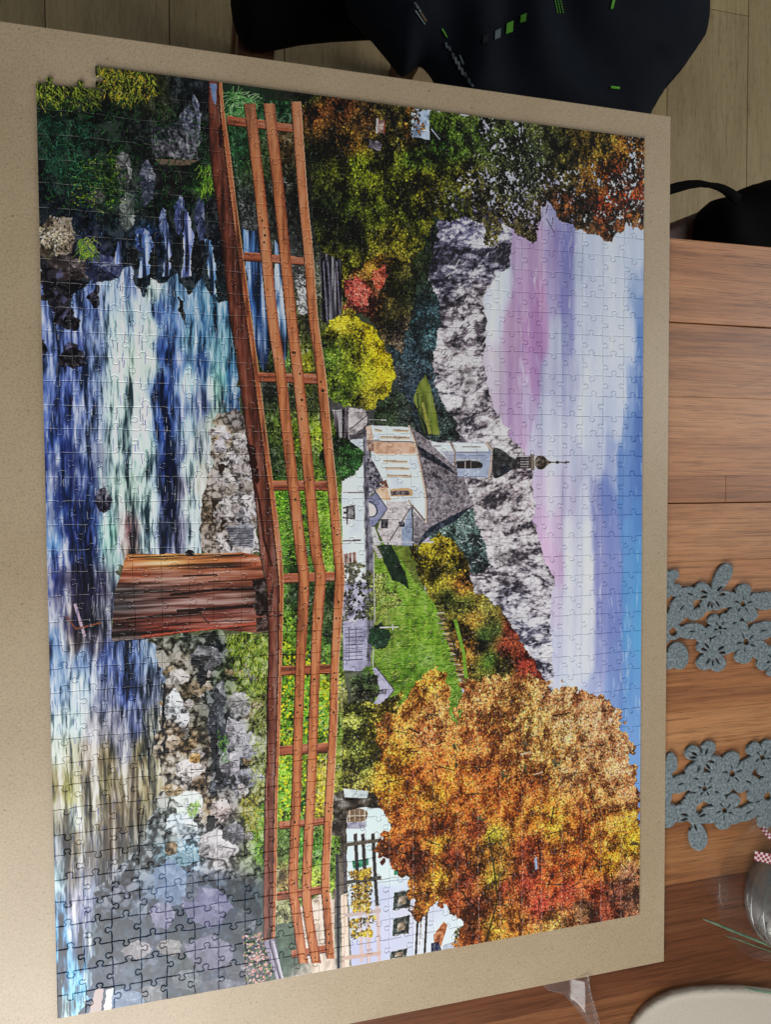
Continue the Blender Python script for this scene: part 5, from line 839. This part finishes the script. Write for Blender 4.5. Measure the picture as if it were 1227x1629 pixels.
petal(1081, 1245, 22, 17, -10, True); petal(1067, 1211, 9, 19, -10); petal(1063, 1296, 14, 22, 10); petal(1189, 1290, 23, 15, -20, True); petal(1189, 1242, 24, 14, 30, True); petal(1217, 1300, 14, 20, 10); petal(1226, 1225, 14, 24, 0); petal(1140, 1236, 14, 9, -40); petal(1138, 1270, 14, 9, 40); petal(1100, 1225, 12, 14, 30); petal(1185, 1215, 14, 9, -20); petal(1100, 1270, 14, 10, 45); petal(1130, 1300, 14, 9, 0); petal(1170, 1300, 14, 9, -20); petal(1240, 1290, 20, 18, 0); petal(1050, 1250, 20, 50, 0)
runner('table_runner', 'grey felt flower runner lying beside the glass jar', SH, HO, 0, 0, 1165, 1365)

# ------------------------------------------------------------------ chair and the black jacket over it
rngj = np.random.default_rng(4)
def soft(P, zt, th, rnd, folds, name, m, parent, st=.006, fl=1.):
    P = np.asarray(P)[:, :2]; xs = np.arange(P[:, 0].min()-st, P[:, 0].max()+2*st, st); ys = np.arange(P[:, 1].min()-st, P[:, 1].max()+2*st, st); X, Y = np.meshgrid(xs, ys); sd = poly_sdf(P, X, Y)
    def top(x, y, d):
        k = min(d/rnd, 1.); return zt+th*(math.sqrt(max(0., 1-(1-k)**2))-1)+folds(x, y)*min(1, d/(rnd*.5))
    V, F = sheet(sd, xs, ys, top, lambda x, y, d: zt-th-.004)
    return obj(name, V, F, m, parent, smooth=True), (lambda x, y: float(top(x, y, abs(poly_sdf(P, np.array([[x]]), np.array([[y]]))[0, 0]))))
def chair_leg(c, z1, parent, w=.02):
    x, y = c; V, F = [], []
    for z, q in ((0, w*.75), (z1, w)): V += [(x-q, y-q, z), (x+q, y-q, z), (x+q, y+q, z), (x-q, y+q, z)]
    F = [[0, 3, 2, 1], [4, 5, 6, 7]]+[[i, (i+1) % 4, 4+(i+1) % 4, 4+i] for i in range(4)]
    return obj('leg', V, F, M_CHAIRWOOD, parent)
zs = -.285
seatP = [at(*p, zs-.026) for p in ((367, -40), (367, 0), (371, 30), (379, 52), (388, 66), (398, 75), (425, 77), (445, 73), (480, 66), (530, 61), (590, 58), (680, 56), (720, 40), (740, -60), (738, -260), (600, -330), (420, -320), (366, -240))]
ch = empty('chair', (at(480, 0, zs)[0], at(480, 0, zs)[1], 0), label='chair with dark cushioned seat and reddish wooden leg, under the black jacket', cat='chair', group='chairs along the far side of the table')
soft(seatP, Z0+zs, .03, .03, lambda x, y: 0., 'seat', M_SEAT, ch, .008)
a_ = at(407, 78, zs-.045); sx0 = a_[0]; sy0 = a_[1]+.012; sx1 = at(800, 40, zs)[0]; sy1 = at(420, -290, zs)[1]
for q in ((sx0, sy0), (sx1, sy0+.01), (sx0+.01, sy1), (sx1, sy1)): chair_leg(q, Z0+zs-.04, ch, .021)
zj = -.20
jP = [at(*p, zj-.034 if p[0] > 860 else zj-.040) for p in ((594, 62), (575, 45), (556, 20), (545, -30), (540, -180), (800, -230), (1100, -220), (1150, -120), (1138, -40), (1133, 0), (1132, 30), (1126, 56), (1108, 82), (1090, 108), (1062, 140), (1040, 178), (1020, 225), (900, 212), (720, 182), (702, 146), (690, 122), (678, 106), (668, 100), (658, 110), (640, 120), (622, 96))]
def folds(x, y):
    u = x-.9*y; v = x+.5*y
    return .010*math.sin(38*u+3*math.sin(9*v))*max(0, min(1, (x-.42)*5))+.006*math.sin(61*v+2*math.sin(17*u))+.004*math.sin(23*x-41*y)
ja = empty('jacket', (at(840, 60, zj)[0], at(840, 60, zj)[1], Z0+zj-.05), label='black and navy jacket with green squares and silver dashes draped over the chair', cat='jacket')
_, jz = soft(jP, Z0+zj, .042, .10, folds, 'shell', M_JACKET, ja, .006)
def onj(x, y):
    q = at(x, y, zj)
    for k in range(6): q = at(x, y, jz(q[0], q[1])-Z0+.0018)
    return q
def patch(name, corners, m):
    P = [onj(*p) for p in corners]
    V = [tuple(q) for q in P]+[(q[0], q[1], q[2]-.0012) for q in P]; n = len(P)
    return obj(name, V, [list(range(n))[::-1], list(range(n, 2*n))]+[[i, (i+1) % n, n+(i+1) % n, n+i] for i in range(n)], m, ja)
for (x, y, w_, h_, m_) in ((833.4, 28, 9, 14, M_GREEN), (811.8, 43, 10.5, 19, M_GREEN), (792.7, 53.4, 9, 16, M_GREY), (773.5, 61, 8.5, 14, M_DGREY)):
    patch('printed_square', [(x-w_*.45, y-h_*.42+2), (x+w_*.55, y-h_*.55), (x+w_*.45, y+h_*.35), (x-w_*.55, y+h_*.55)], m_)
for (x, y, l, m_) in ((711, 72, 9, M_GREY), (716, 77, 7, M_GREY), (722, 89, 10, M_GREY), (726, 96, 11, M_SILVER), (731, 104, 13, M_SILVER), (736, 113, 11, M_SILVER), (741, 118, 7, M_GREY), (747, 128, 8, M_GREY), (752, 135, 5, M_GREY)):
    patch('reflective_dash', [(x-2.6, y-l*.55), (x+1.0, y-l*.45), (x+2.6, y+l*.55), (x-1.0, y+l*.45)], m_)
for (x, y, dx, dy) in ((708, 52.5, 4, 6.5), (735, 94.5, 3, 7)): patch('green_dash', [(x-dx-1, y-dy), (x-dx+1, y-dy-.6), (x+dx+1, y+dy), (x+dx-1, y+dy+.6)], M_GREEN if y < 60 else M_SILVER)
patch('zip_pull', [(976.5, -4), (980.5, -4), (976.5, 13), (972.5, 13.5)], M_GREEN); patch('hem_tag', [(973, 136.5), (987, 138), (987, 141.5), (973, 140)], M_GREEN)
for k in range(3):
    for j in range(6): x, y = 883.5+k*4.3+j*.9, -2+j*4.2; patch('stitch', [(x-.5, y-1.2), (x+.5, y-1.2), (x+.9, y+1.2), (x-.1, y+1.2)], M_GREEN)
fc = bpy.data.curves.new('logo_text', 'FONT'); fc.body = 'core'; fc.size = 1; tmp = bpy.data.objects.new('t', fc); COL.objects.link(tmp); bpy.context.view_layer.update(); lm = bpy.data.meshes.new_from_object(tmp.evaluated_get(bpy.context.evaluated_depsgraph_get())); bpy.data.objects.remove(tmp)
lv = np.array([v.co[:] for v in lm.vertices]); lf = [list(f.vertices) for f in lm.polygons]; sxx = lv[:, 0].max()
VV = []
for v in lv:
    t, h = v[0]/sxx, v[1]/.7; px, py = 658.5+t*10+h*4.2, 5+t*16-h*2.6-1; VV.append(onj(px, py))
obj('logo', VV, lf, M_SILVER, ja); patch('logo_line', [(661, 17), (662, 16.4), (677, 38), (676, 38.6)], M_SILVER); patch('logo_dash', [(669, 21), (671.5, 19.5), (680, 33), (677.5, 34.5)], M_BROWN)

# ------------------------------------------------------------------ second chair with a black bag on it
z2 = -.27; c2 = at(1150, 350, z2)
ch2 = empty('chair', (c2[0]+.05, c2[1]-.05, 0), label='dark wooden chair carrying the black bag, tucked under the table edge', cat='chair', group='chairs along the far side of the table')
P = [at(*p, z2) for p in ((1030, 369), (1065, 355), (1148, 322), (1200, 301), (1330, 300), (1330, 470), (1180, 480), (1146, 377.5), (1123, 383.5), (1060, 402))]
soft(P, Z0+z2, .006, .006, lambda x, y: 0., 'seat', M_CHAIRWOOD, ch2, .005)
for q in ((at(1170, 345, z2)), at(1310, 320, z2), at(1200, 460, z2), at(1310, 455, z2)): chair_leg((q[0], q[1]), Z0+z2-.02, ch2, .017)
z3 = -.22; P = [at(*p, z3) for p in ((1143, 388), (1145, 350), (1149, 324), (1159, 310), (1170, 301), (1178, 294), (1183, 293), (1187, 295), (1227, 275), (1270, 262), (1330, 300), (1330, 430), (1200, 440))]
bag = empty('bag', tuple(at(1200, 350, z3)), label='black bag with a strap lying on the chair by the table corner', cat='bag')
soft(P, Z0+z3, .05, .04, lambda x, y: .004*math.sin(50*x+30*y), 'body', M_BAG, bag, .006)
sp = [at(x, y, z3-.0) for x, y in ((1030, 314), (1050, 307), (1065, 302), (1080, 297.5), (1097, 293.5), (1115, 292), (1130, 294.5), (1142, 297), (1152, 301), (1164, 309), (1176, 318))]
rr = [.0058, .0058, .0060, .0060, .0054, .0045, .0036, .0048, .006, .0075, .008]
obj('strap', *tube(sp, rr, 8, .45), M_BAG, bag, True)

# ------------------------------------------------------------------ bottom right corner: glass jar, ribbon, saucer, stalks, cream tray, film bag
jc = at(1236, 1411, -.0065); jc = (jc[0], jc[1], TT)
jar = empty('glass_jar', jc, label='round clear glass jar with ridged rings, standing at the right edge', cat='jar')
outer = [(0, .001), (.030, .001), (.036, .004), (.040, .012), (.0405, .022), (.039, .034), (.034, .046), (.028, .054), (.026, .060), (.028, .064), (.0285, .068)]
inner = [(.0265, .068), (.026, .064), (.0242, .060), (.0262, .053), (.032, .045), (.037, .034), (.0385, .022), (.038, .013), (.033, .007), (0, .006)]
SJ = 1.16; outer = [(r*SJ, z*1.1) for r, z in outer]; inner = [(r*SJ, z*1.1) for r, z in inner]
obj('body', *lathe(outer+inner, jc), M_GLASS, jar, True)
for r0, z0_ in ((.0412, .018), (.0400, .030), (.0345, .006)):
    r0, z0_ = r0*SJ, z0_*1.1
    obj('ring', *lathe([(r0-.0012, z0_-.0012), (r0+.0004, z0_), (r0-.0012, z0_+.0012)], jc), M_GLASS, jar, True)
sa = obj('glass_saucer', *lathe([(0, .0005), (.03, .0005), (.060, .004), (.0722, .012), (.0738, .0135), (.0722, .0138), (.060, .0062), (.03, .0024), (0, .0022)], (jc[0]-.004, jc[1]+.012, TT)), M_THIN, None, True)
tag(sa, 'thin clear glass saucer showing a faint curved rim left of the jar', 'saucer')
def ribbon(name, label, pts, zc, wpx, rep):
    V, F = [], []; P = np.array(pts, float); d = np.gradient(P, axis=0); d /= np.linalg.norm(d, axis=1)[:, None]; n = np.c_[-d[:, 1], d[:, 0]]
    for i in range(len(P)):
        for s in (-1, 1): V.append(at(*(P[i]+n[i]*s*wpx/2), zc[i]))
    k = len(P); V += [(v[0], v[1], v[2]-.0005) for v in V]
    F = [[2*i, 2*i+1, 2*i+3, 2*i+2] for i in range(k-1)]+[[2*k+2*i+2, 2*k+2*i+3, 2*k+2*i+1, 2*k+2*i] for i in range(k-1)]
    o = obj(name, V, F, M_GINGHAM, None); uv = o.data.uv_layers.new(name='UVMap'); cum = np.r_[0, np.cumsum(np.linalg.norm(np.diff(P, axis=0), axis=1))]
    for l in o.data.loops: i = l.vertex_index % (2*k); uv.data[l.index].uv = (cum[i//2]/rep+.001, (i % 2)*wpx/rep+.001)
    return tag(o, label, 'ribbon')
ribbon('gingham_ribbon', 'dark red and white gingham ribbon band on the front of the glass jar', [(1202, 1362), (1208, 1362.5), (1216, 1364), (1226, 1366.5), (1238, 1370), (1250, 1375)], [.046, .047, .048, .049, .05, .05], 15, 4.)
ribbon('gingham_ribbon', 'loose striped ribbon end above the jar at the right edge', [(1214, 1316), (1218, 1322), (1224, 1329), (1230, 1334), (1240, 1338)], [.05, .052, .054, .054, .052], 7, 3.5)
def stalk(label, pts, r):
    o = obj('grass_stalk', *tube([at(*q) for q in pts], [r*.45]+[r]*(len(pts)-2)+[r*1.1], 6), M_STALK, None, True); return tag(o, label, 'stalk', 'green stalks by the jar')
stalk('thick green stalk pointing left below the glass jar', [(1120, 1462, .012), (1140, 1469.5, .012), (1165, 1480, .011), (1195, 1492, .010), (1227, 1505, .008), (1260, 1519, .004)], .0011)
stalk('thin green stalk just under the thicker one', [(1155, 1488.5, .006), (1175, 1494.5, .006), (1200, 1504, .005), (1227, 1513.5, .004), (1260, 1527, .002)], .0006)
stalk('green stalk touching the top edge of the cream tray', [(1186, 1572, .011), (1205, 1575.5, .012), (1227, 1579, .012), (1260, 1584, .011)], .0012)
P = [at(*q, .004) for q in ((1012, 1640), (1021, 1625), (1034, 1610), (1052, 1597), (1076, 1586), (1108, 1579.5), (1150, 1577), (1190, 1577.5), (1227, 1581), (1300, 1590), (1340, 1610), (1350, 1720), (1330, 1790), (1100, 1800), (1020, 1760), (1000, 1690))]
P = np.asarray(P)[:, :2]; st = .0022; xs = np.arange(P[:, 0].min()-st, P[:, 0].max()+2*st, st); ys = np.arange(P[:, 1].min()-st, P[:, 1].max()+2*st, st); X, Y = np.meshgrid(xs, ys)
V, F = sheet(poly_sdf(P, X, Y), xs, ys, lambda x, y, d: TT+.0075-.0016*max(0, 1-d/.002)**2-.0012*min(1, max(0, (d-.004)/.004)), lambda x, y, d: TT+.0005)
tag(obj('serving_tray', V, F, M_CREAM, None, True), 'cream speckled tray with rounded corner at the lower right edge', 'tray')
P = np.asarray([at(*q, -.0065) for q in ((850, 1548), (935, 1518), (936, 1556), (940, 1578), (947, 1602), (958, 1640), (948, 1650), (930, 1622), (912, 1598), (896, 1580), (870, 1574))])[:, :2]
st = .0012; xs = np.arange(P[:, 0].min()-st, P[:, 0].max()+2*st, st); ys = np.arange(P[:, 1].min()-st, P[:, 1].max()+2*st, st); X, Y = np.meshgrid(xs, ys)
nz = noise(len(ys), len(xs), 16, 16, 3, 77); nz2 = np.abs(noise(len(ys), len(xs), 26, 22, 2, 78)-.5)
XA, XB = at(900, 1585, -.0065)[0], at(934, 1585, -.0065)[0]
def crum(x, y, d):
    i = min(max(int((x-xs[0])/st), 0), len(xs)-1); j = min(max(int((y-ys[0])/st), 0), len(ys)-1); lim = .0022 if y > -.0482+.002 else .009
    k = min(1, max(0, (x-XA)/(XB-XA))); return TT+.0012+min(lim-.0012, (.0012*nz[j, i]+.0015*nz2[j, i]+.0085*k*k*(3-2*k)*min(1, max(0, (.004-y-.0482)/.004)))*min(1, d/.004))
V, F = sheet(poly_sdf(P, X, Y), xs, ys, lambda x, y, d: min(crum(x, y, d), TT+.0030 if y > -.047 else 9), lambda x, y, d: TT+.0006)
V = [v for v in V]
fb = obj('film_bag', V, F, M_FILM, None, True); tag(fb, 'crumpled clear plastic bag on the table at the lower edge of the fibreboard', 'plastic bag')
